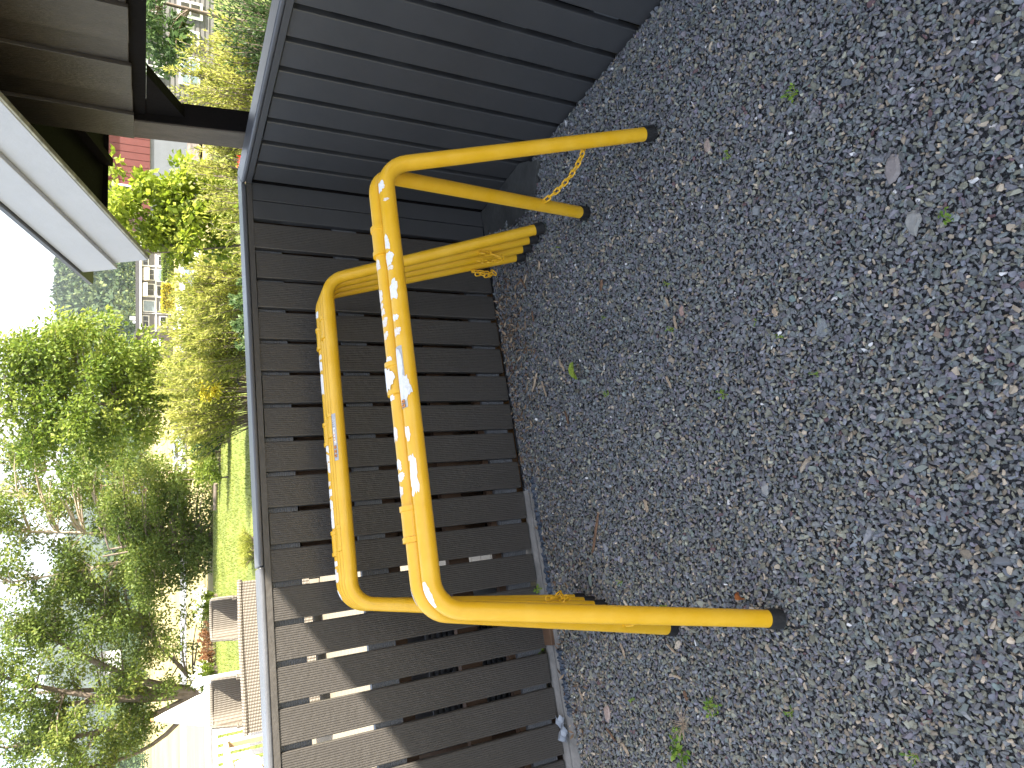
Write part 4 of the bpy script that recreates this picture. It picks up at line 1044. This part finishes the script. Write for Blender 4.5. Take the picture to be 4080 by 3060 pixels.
for (r0, r1, gl) in (((1140, 495), (1192, 572), 'glass'), ((1148, 592), (1240, 690), 'glass'), ((1146, 712), (1240, 815), 'glass'), ((1145, 846), (1242, 942), 'glass_blue'), ((1140, 968), (1196, 1062), 'glass'),
                     ((1142, 372), (1240, 460), 'glass_blue'), ((1196, 205), (1268, 318), 'glass'), ((1258, 596), (1340, 704), 'glass_blue'), ((1252, 728), (1340, 822), 'glass'), ((1275, 858), (1340, 930), 'glass_blue'), ((1278, 975), (1340, 1064), 'glass'), ((1262, 370), (1340, 460), 'glass'), ((1262, 490), (1340, 575), 'glass')):
    f_ = frect(th, 'window', r0, r1, .01, .10, M['white'])
    frect(f_, 'pane', (r0[0] + 7, r0[1] + 6), (r1[0] - 7, r1[1] - 6), .105, .13, M[gl])
    mid = (r0[1] + r1[1]) / 2; frect(f_, 'mullion', (r0[0] + 7, mid - 2), (r1[0] - 7, mid + 2), .135, .16, M['white'])
for (r0, r1) in (((1140, 588), (1197, 692)), ((1136, 708), (1182, 818))):
    A = on_y(*zp(r0[0], r0[1]), Yh); B = on_y(*zp(r1[0], r1[1]), Yh)
    MB().hexa([(B[0], Yh - 1.3, B[2]), (A[0], Yh - 1.3, B[2]), (A[0], Yh - .2, A[2]), (B[0], Yh - .2, A[2]), (B[0], Yh - 1.3, B[2] + .08), (A[0], Yh - 1.3, B[2] + .08), (A[0], Yh - .2, A[2] + .1), (B[0], Yh - .2, A[2] + .1)]).build('awning', M['awning'], th)
for y_ in (577, 822, 955): frect(th, 'downpipe', (1136, y_ - 3), (1370, y_ + 3), .02, .14, M['white'])
frect(th, 'floor_band', (1243, 480), (1254, 1098), .01, .06, M['white'])
for (r0, r1) in (((1040, 975), (1084, 1005)), ((1064, 1012), (1085, 1030))):
    A = on_y(*zp(*r0), Yh + 2); B = on_y(*zp(*r1), Yh + 2); MB().box((B[0], Yh + 2, B[2]), (A[0], Yh + 3, A[2])).build('chimney', M['white'], th)
def hedge(label, r0, r1, Y, kind, seed):
    A = on_y(*zp(*r0), Y); B = on_y(*zp(*r1), Y); x0, x1 = sorted((A[0], B[0])); z0, z1 = sorted((A[2], B[2]))
    par = thing('clipped_hedge', label, 'hedge', ((x0 + x1) / 2, Y, z0)); g = np.random.default_rng(seed); n = 5000
    P = np.c_[g.uniform(x0, x1, n), g.uniform(Y, Y + 1.4, n), g.uniform(z0 - .6, z1, n)]
    V, F = leaf_cloud(P, g.normal(0, 1, P.shape), .32, g, .7); fast_mesh('foliage', V, F, LM[kind], par, attr=np.repeat(g.random(n) * .8, 4))
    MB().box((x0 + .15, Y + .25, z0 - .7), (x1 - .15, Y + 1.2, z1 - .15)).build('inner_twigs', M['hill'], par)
hedge('clipped green hedge in front of the townhouse windows', (1298, 462), (1368, 692), 141, 'bright', 1)
hedge('clipped yellow hedge in front of the townhouse windows', (1296, 708), (1378, 945), 139, 'gold', 2)
# neighbour of the townhouse
nb_ = thing('dark_house', 'dark brown house end behind the bright leafy tree', 'house', gpt(1350, 144))
M['darkwall'] = mat('dark_brown_wall', (.06, .05, .045), .8, .1, 1)
A = on_y(*zp(1090, 1104), 144); B = on_y(*zp(1090, 1330), 144)
MB().box((B[0], 144, gz_ - 1), (A[0], 152, A[2])).build('wall', M['darkwall'], nb_); MB().box((B[0] - .3, 143.5, A[2]), (A[0] + .1, 152.3, A[2] + .3)).build('roof', M['roof_dark'], nb_)
MB().box((A[0] - 3.0, 143.85, A[2] - 4.0), (A[0] - 1.2, 143.99, A[2] - 2.2)).build('window', M['white'], nb_)
# low garage with a pale flat roof between hedge and townhouse
gr = thing('garage', 'low garage with a pale metal roof between the hedge and the townhouses', 'garage', gpt(1130, 60))
M['pale_roof'] = mat('pale_metal_roof', (.55, .58, .64), .35, .05, 1)
V = [on_y(684, 1318, 66), on_y(764, 960, 52), on_y(742, 955, 60), on_y(681, 1310, 74)]
zt_ = np.mean([q[2] for q in V]); V = [on_z(x, y, -1.15) for x, y in ((778, 1312), (778, 955), (738, 955), (690, 1316))]
V = [np.array(q) for q in V]
MB().prism(V, (0, 0, -.25)).build('roof', M['pale_roof'], gr)
cc = sum(V) / 4; MB().prism([cc + (q - cc) * .96 + (0, 0, -.27) for q in V], (0, 0, -1.6)).build('wall', M['wall_grey'], gr)

# red house above a pale rendered basement
Yr = 46.0
M['redwall'] = mat('red_painted_boards', (.125, .030, .028), .6, .12, 2)
M['render'] = mat('pale_blue_grey_render', (.15, .17, .20), .85, .08, 1.5, .2, 20)
rh = thing('red_house', 'red boarded house on a pale basement behind the lime green tree', 'house', gpt(700, Yr))
xl = on_y(600, 845, Yr)[0]; xr = on_y(600, 440, Yr)[0]; zt_ = on_y(335, 600, Yr)[2]; zm = on_y(598, 600, Yr)[2]; gzr = gpt(700, Yr)[2]
MB().box((xl, Yr, gzr - .5), (xr, Yr + 8, zm)).build('basement', M['render'], rh)
MB().box((xl - .05, Yr - .05, zm), (xr + .05, Yr + 8, zt_)).build('wall', M['redwall'], rh)
bd = mesh_from('cladding_board', *(lambda q: (q.v, q.f))(MB().box((-.192, -.03, 0), (.192, 0, zt_ - zm - .02))), M['redwall'])
nbd = int((xr - xl) / 0.42)
for i in range(nbd):
    o = bpy.data.objects.new('cladding_board', bd); col.objects.link(o); o.parent = rh; o.location = Vector((xl + .21 + 0.42 * i, Yr - .052, zm + .01)) - rh.location
MB().prism([(xl - .6, Yr - .7, zt_ - .1), (xl - .6, Yr + 8.6, zt_ - .1), (xl - .6, Yr + 4, zt_ + .8)], (xr - xl + 1.2, 0, 0)).build('roof', M['roof_dark'], rh)
A = on_y(470, 780, Yr - .06); wf = MB().box((A[0] - .7, Yr - .16, A[2] - .7), (A[0] + .7, Yr - .09, A[2] + .7)).build('window', M['white'], rh)
MB().box((A[0] - .58, Yr - .18, A[2] - .58), (A[0] + .58, Yr - .165, A[2] + .58)).build('pane', M['glass'], wf)
# stone wall bank below
o = MB().prism([on_y(742, 520, 40.), on_y(790, 520, 39.), on_y(800, 780, 39.), on_y(752, 700, 40.)], (0, .8, -.4)).build('stone_bank', mat('rubble_bank', (.12, .10, .085), .9, .5, 3, 1, 5)); tag(o, 'dark rubble stone bank below the pale basement', 'wall')

# grey clapboard house on the right
Yg = 26.0
M['clap'] = mat('pale_grey_clapboard', (.125, .12, .115), .7, .08, 2)
gh = thing('clapboard_house', 'pale grey boarded house with dark windows seen under the porch beam', 'house', gpt(150, Yg))
xl = on_y(600, 365, Yg)[0]; xr = on_y(600, -330, Yg)[0]; zt_ = on_y(420, 200, Yg)[2]; gzg = gpt(100, Yg)[2]
MB().box((xl, Yg, gzg - .3), (xr, Yg + 1.6, zt_)).build('wall', M['clap'], gh)
bh = .155; nb2 = int((zt_ - gzg) / bh)
cb = mesh_from('cladding_board', *(lambda q: (q.v, q.f))(MB().prism([(0, 0, 0), (0, -.035, 0), (0, -.012, bh * .97), (0, 0, bh * .97)], (xr - xl, 0, 0))), M['clap'])
for i in range(nb2):
    o = bpy.data.objects.new('cladding_board', cb); col.objects.link(o); o.parent = gh; o.location = Vector((xl, Yg - .003, gzg + bh * i)) - gh.location
MB().prism([(xl - .5, Yg - .6, zt_), (xl - .5, Yg + 2.2, zt_), (xl - .5, Yg + .8, zt_ + .8)], (xr - xl + 1, 0, 0)).build('roof', M['roof_dark'], gh)
for (x0, y0, x1, y1, gl) in ((720, 12, 795, 75, 'glass'), (590, 48, 625, 75, 'glass'), (720, 128, 782, 178, 'glass'), (590, 240, 640, 300, 'glass'), (725, 235, 785, 340, 'glass_blue')):
    A = on_y(x0, y0, Yg); B = on_y(x1, y1, Yg); xa, xb = sorted((A[0], B[0])); za, zb = sorted((A[2], B[2]))
    wf = MB().box((xa - .09, Yg - .10, za - .09), (xb + .09, Yg - .04, zb + .09)).build('window', M['white'], gh)
    MB().box((xa, Yg - .12, za), (xb, Yg - .102, zb)).build('pane', M[gl], wf)
    MB().box(((xa + xb) / 2 - .02, Yg - .135, za), ((xa + xb) / 2 + .02, Yg - .121, zb)).build('mullion', M['white'], wf)
    MB().box((xa, Yg - .136, (za + zb) / 2 - .018), (xb, Yg - .1215, (za + zb) / 2 + .018)).build('mullion', M['white'], wf)
# distant cottages on the slope
for k, (x, y, Y, w, cc) in enumerate(((462, 1155, 640, 9, 'white'), (480, 1180, 610, 8, 'awning'), (560, 2060, 250, 7, 'white'), (560, 1930, 245, 7, 'redwall'), (420, 2655, 330, 8, 'white'))):
    p_ = on_y(x, y, Y); ct = thing('cottage', ['white cottage high on the wooded hillside', 'cream cottage among trees on the wooded hillside', 'white cottage seen between the olive trees beyond the field', 'red cottage beyond the yellow field', 'white cottage on the slope behind the big tree'][k], 'house', (p_[0], Y, p_[2] - 4))
    MB().box((p_[0] - w / 2, Y, p_[2] - 6), (p_[0] + w / 2, Y + 6, p_[2])).build('wall', M[cc], ct)
    MB().prism([(p_[0] - w / 2 - .4, Y - .5, p_[2]), (p_[0] - w / 2 - .4, Y + 6.5, p_[2]), (p_[0] - w / 2 - .4, Y + 3, p_[2] + 2.6)], (w + .8, 0, 0)).build('roof', M['roof_dark'], ct)
    MB().box((p_[0] - 1, Y - .12, p_[2] - 2.4), (p_[0] + 1, Y - .02, p_[2] - 1)).build('window', M['glass'], ct)

# ------------------------------------------------------------------ road and cars beyond the garden
M['asphalt'] = mat('sunlit_asphalt', (.20, .20, .21), .8, .1, .5)
def rz(x, y): return float(h_terr(x, y)) + .03
n = 24; V = []; F = []
for i in range(n):
    t_ = i / (n - 1); x = -75 + 110 * t_
    for yy in (96 + 6 * t_, 122 + 4 * t_): V.append((x, yy, rz(x, yy)))
F = [(2 * i, 2 * i + 2, 2 * i + 3, 2 * i + 1) for i in range(n - 1)]
o = MB().add(V, F).build('road', M['asphalt']); tag(o, 'pale asphalt road with parked cars beyond the lawn', None, kind='structure')
M['tyre'] = mat('tyre_rubber', (.02, .02, .02), .8)
def car(label, y_img, Y, c, rz_, glow=None):
    p_ = on_y(745, y_img, Y); x, y = p_[0], Y; z0 = rz(x, y) + .06
    Mc = mat('car_paint_%d' % y_img, c, .25, spec=.6)
    cr = thing('parked_car', label, 'car', (x, y, z0), rz_, 'cars parked by the road')
    ca, sa_ = math.cos(rz_), math.sin(rz_)
    def lf(px, py, pz): return np.array([x + px * ca - py * sa_, y + px * sa_ + py * ca, z0 + pz])
    prof = [(-2.1, .35), (-2.15, .75), (-1.3, .92), (-.7, 1.42), (.8, 1.46), (1.6, 1.0), (2.1, .9), (2.15, .4)]
    MB().prism([(px, -.86, pz) for px, pz in prof], (0, 1.72, 0), lf).build('body', Mc, cr, bevel=.08)
    MB().prism([(-1.22, -.875, .95), (-.68, -.875, 1.36), (.76, -.875, 1.40), (1.42, -.875, 1.0)], (0, 1.75, 0), lf).build('side_window', M['glass'], cr)
    MB().prism([(1.52, -.72, 1.03), (.87, -.72, 1.42), (.89, -.72, 1.44), (1.57, -.72, 1.05)], (0, 1.44, 0), lf).build('rear_window', M['glass'], cr)
    MB().prism([(-1.26, -.72, .95), (-.75, -.72, 1.40), (-.79, -.72, 1.42), (-1.31, -.72, .97)], (0, 1.44, 0), lf).build('windscreen', M['glass'], cr)
    for px in (-1.35, 1.35):
        for py in (-.80, .80): MB().tube([lf(px, py - .1, .32), lf(px, py + .1, .32)], .32, 14).build('wheel', M['tyre'], cr)
    for py in (-.65, .65):
        MB().box((2.13, py - .14, .7), (2.19, py + .14, .86), lf).build('tail_light', M['redwall'], cr); MB().box((-2.19, py - .14, .6), (-2.11, py + .14, .74), lf).build('headlight', M['white'], cr)
car('dark grey parked car alone on the far side of the road', 1815, 112, (.05, .05, .06), R(78))
car('dark blue parked car at the end of the row', 1722, 100, (.06, .09, .15), R(10))
car('light blue parked car behind the sapling stake', 1790, 98, (.45, .55, .66), R(4))
car('white parked car seen through the sapling leaves', 1868, 98, (.7, .72, .74), R(-4))

# ------------------------------------------------------------------ litter on the gravel
def gp(x, y, dz=.006):
    q = on_z(x, y, 0.0); f_ = to_f(q); q[2] = float(ground_z(f_[0], f_[1])) + dz; return q
def leaf_obj(name, label, tip, stem, width, mt, cup=.012, group=None):
    a, b_ = gp(*stem), gp(*tip); d = b_ - a; L_ = np.linalg.norm(d); d /= L_; u = np.cross(d, [0, 0, 1.]); u /= np.linalg.norm(u)
    V = []; F = []; n = 12
    for i in range(n):
        f_ = i / (n - 1); w = width * (math.sin(math.pi * min(f_ * 1.02 + .02, 1) ** .72) ** .8) * (1 + .07 * math.sin(i * 2.4))
        z = .010 + .012 * math.sin(f_ * 2.6)
        for t_ in (-1, -.5, 0, .5, 1): V.append(a + d * L_ * f_ + u * w * t_ + np.array([0, 0, z + cup * abs(t_) - .002 * (t_ == 0)]))
    for i in range(n - 1):
        for j in range(4): F.append((i * 5 + j, i * 5 + j + 1, i * 5 + j + 6, i * 5 + j + 5))
    o = MB().add(V, F).build(name, mt, smooth=True); tag(o, label, 'leaf', group); return o
M['leaf_green'] = mat('fallen_green_leaf', (.20, .30, .03), .5, .2, 60, .3, 90, c2=(.27, .34, .05))
M['leaf_orange'] = mat('fallen_orange_leaf', (.36, .13, .04), .6, .2, 60, .2, 90)
leaf_obj('fallen_leaf', 'large yellow green leaf lying on the gravel below the trestle', (2314, 1512), (2290, 1443), .021, M['leaf_green'])
leaf_obj('fallen_leaf', 'small orange brown leaf on the gravel beside the near trestle foot', (2985, 2384), (2952, 2358), .011, M['leaf_orange'])
wl = leafmat('weed_leaves', [(0, (.07, .16, .02)), (.5, (.14, .26, .03)), (1, (.25, .36, .05))], .3)
LM['weed'] = wl
def weed(label, x, y, r_, n, seed, group=None):
    r_ *= .72; b0 = gp(x, y, 0); g = np.random.default_rng(seed); par = thing('weed', label, 'weed', b0, 0, group)
    st = MB(); C = []; D = []
    for k in range(n):
        a = g.uniform(0, 6.28); tp = b0 + np.array([math.cos(a) * r_ * g.uniform(.3, 1), math.sin(a) * r_ * g.uniform(.3, 1), g.uniform(.010, .030)])
        st.tube(bez(b0, (b0 + tp) / 2 + (0, 0, .008), tp, 4), .0008, 4, caps=False)
        for _ in range(3): C.append(tp + g.normal(0, r_ * .12, 3) * (1, 1, .3)); D.append((tp - b0) * (1, 1, .2) / r_)
    st.build('stem', M['leaf_green'], par)
    C = np.array(C); V, F = leaf_cloud(C, np.array(D), r_ * .55, g, .65, fold=.2)
    fast_mesh('foliage', V, F, wl, par, attr=np.repeat(g.random(len(C)), 4))
for k, (x, y, r_, n, lab, gp_) in enumerate((
    (2885, 1572, .022, 8, 'bright lime weed sprouting alone in the gravel', None), (2425, 1575, .020, 6, 'tiny green sprout near the big fallen leaf', None), (2685, 1308, .020, 6, 'green weed seedling beside two wood chips', None),
    (2410, 1265, .012, 5, 'tiny green seedling in the open gravel', 'tiny seedlings in the gravel'), (2668, 1130, .014, 5, 'tiny green seedling in the open gravel', 'tiny seedlings in the gravel'), (3015, 1280, .012, 4, 'tiny green seedling in the open gravel', 'tiny seedlings in the gravel'), (3120, 1345, .012, 4, 'tiny green seedling in the open gravel', 'tiny seedlings in the gravel'), (3255, 1490, .014, 4, 'tiny green seedling in the open gravel', 'tiny seedlings in the gravel'),
    (3180, 375, .028, 9, 'leafy green weed in the gravel by the right fence', None), (2915, 625, .020, 6, 'small green weed near the trestle foot on the porch side', None), (3775, 872, .026, 8, 'pale green weed far out in the gravel', None), (2228, 985, .010, 4, 'green seedling at the feet of the folded trestles', None),
    (2483, 2315, .018, 6, 'green weed close to the left trestle legs', None), (2660, 2412, .014, 5, 'small weed between the left trestle legs', None), (2850, 2810, .036, 12, 'spreading green weed beside the dry grass tuft', None), (2715, 2990, .050, 18, 'largest yellow green weed patch in the gravel', None), (2715, 2915, .026, 9, 'weed growing through the dry grass tuft', None), (3160, 2835, .020, 6, 'small weed far from the fence past the dry tuft', None), (2530, 2785, .015, 5, 'tiny weed near the pinkish flat stone', None), (2165, 2585, .030, 10, 'green weed on the ledge beside the brown board end', None), (2160, 2345, .030, 8, 'green weed at the ledge by the folded trestle feet', None), (3650, 3010, .024, 7, 'faint green weed in the far corner of the yard', None))):
    weed(lab, x, y, r_, n, 200 + k, gp_)
def chip(label, x, y, x2, y2, w, mt, group, seed, name='wood_chip'):
    a, b_ = gp(x, y, .008), gp(x2, y2, .010); g = np.random.default_rng(seed); d = b_ - a; L_ = np.linalg.norm(d); d /= L_; u = np.cross(d, [0, 0, 1.]); u /= np.linalg.norm(u)
    V = []; n = 6
    for i in range(n):
        f_ = i / (n - 1); ww = w * (1 - .5 * abs(2 * f_ - 1) ** 3) * g.uniform(.75, 1.2); c = a + d * L_ * f_ + u * g.normal(0, w * .2)
        for (q, z) in ((-1, 0), (1, 0), (.8, .004), (-.7, .005)): V.append(c + u * ww * q + np.array([0, 0, z]))
    F = [(0, 1, 2, 3)[::-1], tuple(range(4 * n - 4, 4 * n))]
    for i in range(n - 1):
        for j in range(4): F.append((i * 4 + j, i * 4 + (j + 1) % 4, (i + 1) * 4 + (j + 1) % 4, (i + 1) * 4 + j))
    o = MB().add(V, F).build(name, mt); tag(o, label, 'wood chip' if name == 'wood_chip' else 'twig', group); return o
CH = [(2398, 1115, 2395, 1160), (2655, 1185, 2672, 1222), (2690, 1260, 2703, 1312), (2140, 1485, 2125, 1560), (2075, 1110, 2100, 1150), (2098, 1095, 2092, 1128), (2148, 1040, 2150, 1075), (2190, 1085, 2195, 1110), (2120, 1240, 2128, 1280),
      (2575, 1990, 2590, 2040), (2665, 2565, 2700, 2600), (2480, 2560, 2500, 2620), (2730, 2750, 2745, 2790), (2690, 2690, 2720, 2700), (2160, 1520, 2180, 1580), (2230, 1440, 2250, 1480), (2255, 1640, 2270, 1690), (2660, 1500, 2680, 1545), (3090, 1230, 3100, 1262), (2310, 2740, 2330, 2790), (2420, 2900, 2455, 2950), (2480, 2960, 2510, 3010)]
for k, q in enumerate(CH): chip(('broad ' if k % 3 == 0 else 'narrow ') + ('brown ' if k % 4 == 0 else 'pale ') + 'splinter of wood lying on the gravel', *q, .0045 if k % 3 else .007, M['chip' if k % 4 else 'bark_debris'], ('broad ' if k % 3 == 0 else 'narrow ') + ('brown ' if k % 4 == 0 else 'pale ') + 'wood splinters', 300 + k)
chip('long brown broken twig on the gravel under the trestle bar', 2393, 2045, 2372, 2200, .006, M['bark_debris'], None, 350, 'twig')
# brown leaf litter along the foot of the fence
g = np.random.default_rng(12); n = 700
s_ = np.concatenate([g.normal(-.72, .22, n // 2), g.uniform(-2.5, -.3, n - n // 2)]); nn = np.abs(g.normal(.10, .10, n)) + .02
k = ~((s_ < -1.45) & (nn < .08)); s_, nn = s_[k], nn[k]; n = len(s_)
V, F = leaf_cloud(fws(np.c_[s_, nn, ground_z(s_, nn) + .008]), np.c_[g.normal(0, 1, (n, 2)), np.full(n, .1)], .030, g, .28, .3)
V[:, 2] = np.maximum(V[:, 2], -.05)
LM['litter'] = leafmat('dry_litter', [(0, (.09, .05, .03)), (.6, (.20, .13, .08)), (1, (.38, .29, .20))], .1, .8)
o = fast_mesh('leaf_litter', V, F, LM['litter'], attr=np.repeat(g.random(n), 4)); tag(o, 'brown dry leaf litter along the foot of the long fence', None, kind='stuff')
# larger flat stones
def stone(label, x, y, r_, c, seed, flat=.4):
    p_ = gp(x, y, r_ * flat * .35); g = np.random.default_rng(seed); V = []; F = []; n = 9
    rr_ = r_ * g.uniform(.7, 1.15, n)
    for (f_, z) in ((.85, -.5), (1, 0), (.72, .5)):
        for k in range(n): V.append(p_ + np.array([math.cos(6.283 * k / n) * rr_[k] * f_ * 1.25, math.sin(6.283 * k / n) * rr_[k] * f_ * .8, z * r_ * flat + g.normal(0, r_ * .03)]))
    F = [tuple(range(n))[::-1], tuple(range(2 * n, 3 * n))] + [(q * n + k, q * n + (k + 1) % n, (q + 1) * n + (k + 1) % n, (q + 1) * n + k) for q in range(2) for k in range(n)]
    o = MB().add(V, F).build('stone', mat('stone_%d' % seed, c, .7, .15, 60, .2, 100)); tag(o, label, 'stone')
stone('large flat slate stone in the open gravel', 3272, 1308, .023, (.16, .175, .185), 1, .3)
stone('pinkish long flat stone in the gravel near the ledge', 2420, 2840, .030, (.30, .23, .20), 2)
stone('pale rounded stone among the gravel past the green leaf', 3045, 1330 + 620, .018, (.25, .25, .24), 3)
stone('rusty pink stone beside two pieces of wood', 2716, 1240, .015, (.30, .20, .17), 4, .6)
stone('tan pebble by the right fence gravel', 2824, 585, .020, (.30, .235, .20), 5, .6)
stone('brownish grey stone far out in the gravel', 3560, 670, .028, (.20, .18, .175), 6, .5)
stone('light grey stone near the far corner of the gravel', 3640, 890, .025, (.22, .22, .21), 7, .5)
# dry grass tuft
g = np.random.default_rng(9); b0 = gp(2725, 2885, 0); tf = thing('dry_grass_tuft', 'dry straw coloured grass tuft lying on the gravel', 'grass tuft', b0)
bl = MB()
for k in range(46):
    a = g.uniform(0, 6.28); L_ = g.uniform(.03, .075); tp = b0 + np.array([math.cos(a) * L_, math.sin(a) * L_ * .7, g.uniform(.004, .03)])
    bl.tube(bez(b0 + g.normal(0, .004, 3) * (1, 1, 0), (b0 + tp) / 2 + (0, 0, .02), tp, 5), [.0010, .0009, .0008, .0006, .0003], 4, caps=False)
bl.build('blade', M['chip'], tf)['kind'] = 'stuff'
# brown board end and grass blades on the ledge
o = MB().box((-2.145, -.05, -.01), (-2.03, .060, .012), fw).build('board_end', M['brownwood'], bevel=.003); tag(o, 'dark brown board end sticking out under the slats', 'board')
# sheet of clear plastic
g = np.random.default_rng(3); V = []; F = []
for i in range(9):
    for j in range(7): V.append(fw(-2.43 - .012 * i + g.normal(0, .003), .005 + .010 * j + g.normal(0, .003), .004 + .012 * math.sin(i * 1.1 + j) * g.uniform(.3, 1) + .008))
for i in range(8):
    for j in range(6): F.append((i * 7 + j, i * 7 + j + 1, i * 7 + j + 8, i * 7 + j + 7))
M['plastic'] = mat('crumpled_grey_plastic', (.25, .28, .32), .25, .2, 30, spec=.8)
o = MB().add(V, F).build('plastic_scrap', M['plastic'], smooth=True); tag(o, 'crumpled grey plastic scrap on the ledge past the membrane', 'plastic')
# ------------------------------------------------------------------ haze over the valley
hz = MB().box((-2600, -70, -7), (2600, 3080, 420)).build('haze', bpy.data.materials.new('valley_haze'))
hm = hz.data.materials[0]; hm.use_nodes = True
for q in list(hm.node_tree.nodes):
    if q.type != 'OUTPUT_MATERIAL': hm.node_tree.nodes.remove(q)
pv = hm.node_tree.nodes.new('ShaderNodeVolumePrincipled'); pv.inputs['Color'].default_value = (.80, .88, 1.0, 1); pv.inputs['Density'].default_value = .00011; pv.inputs['Anisotropy'].default_value = .2
hm.node_tree.links.new(pv.outputs[0], [q for q in hm.node_tree.nodes if q.type == 'OUTPUT_MATERIAL'][0].inputs['Volume'])
tag(hz, 'thin blue haze filling the valley air', None, kind='stuff')
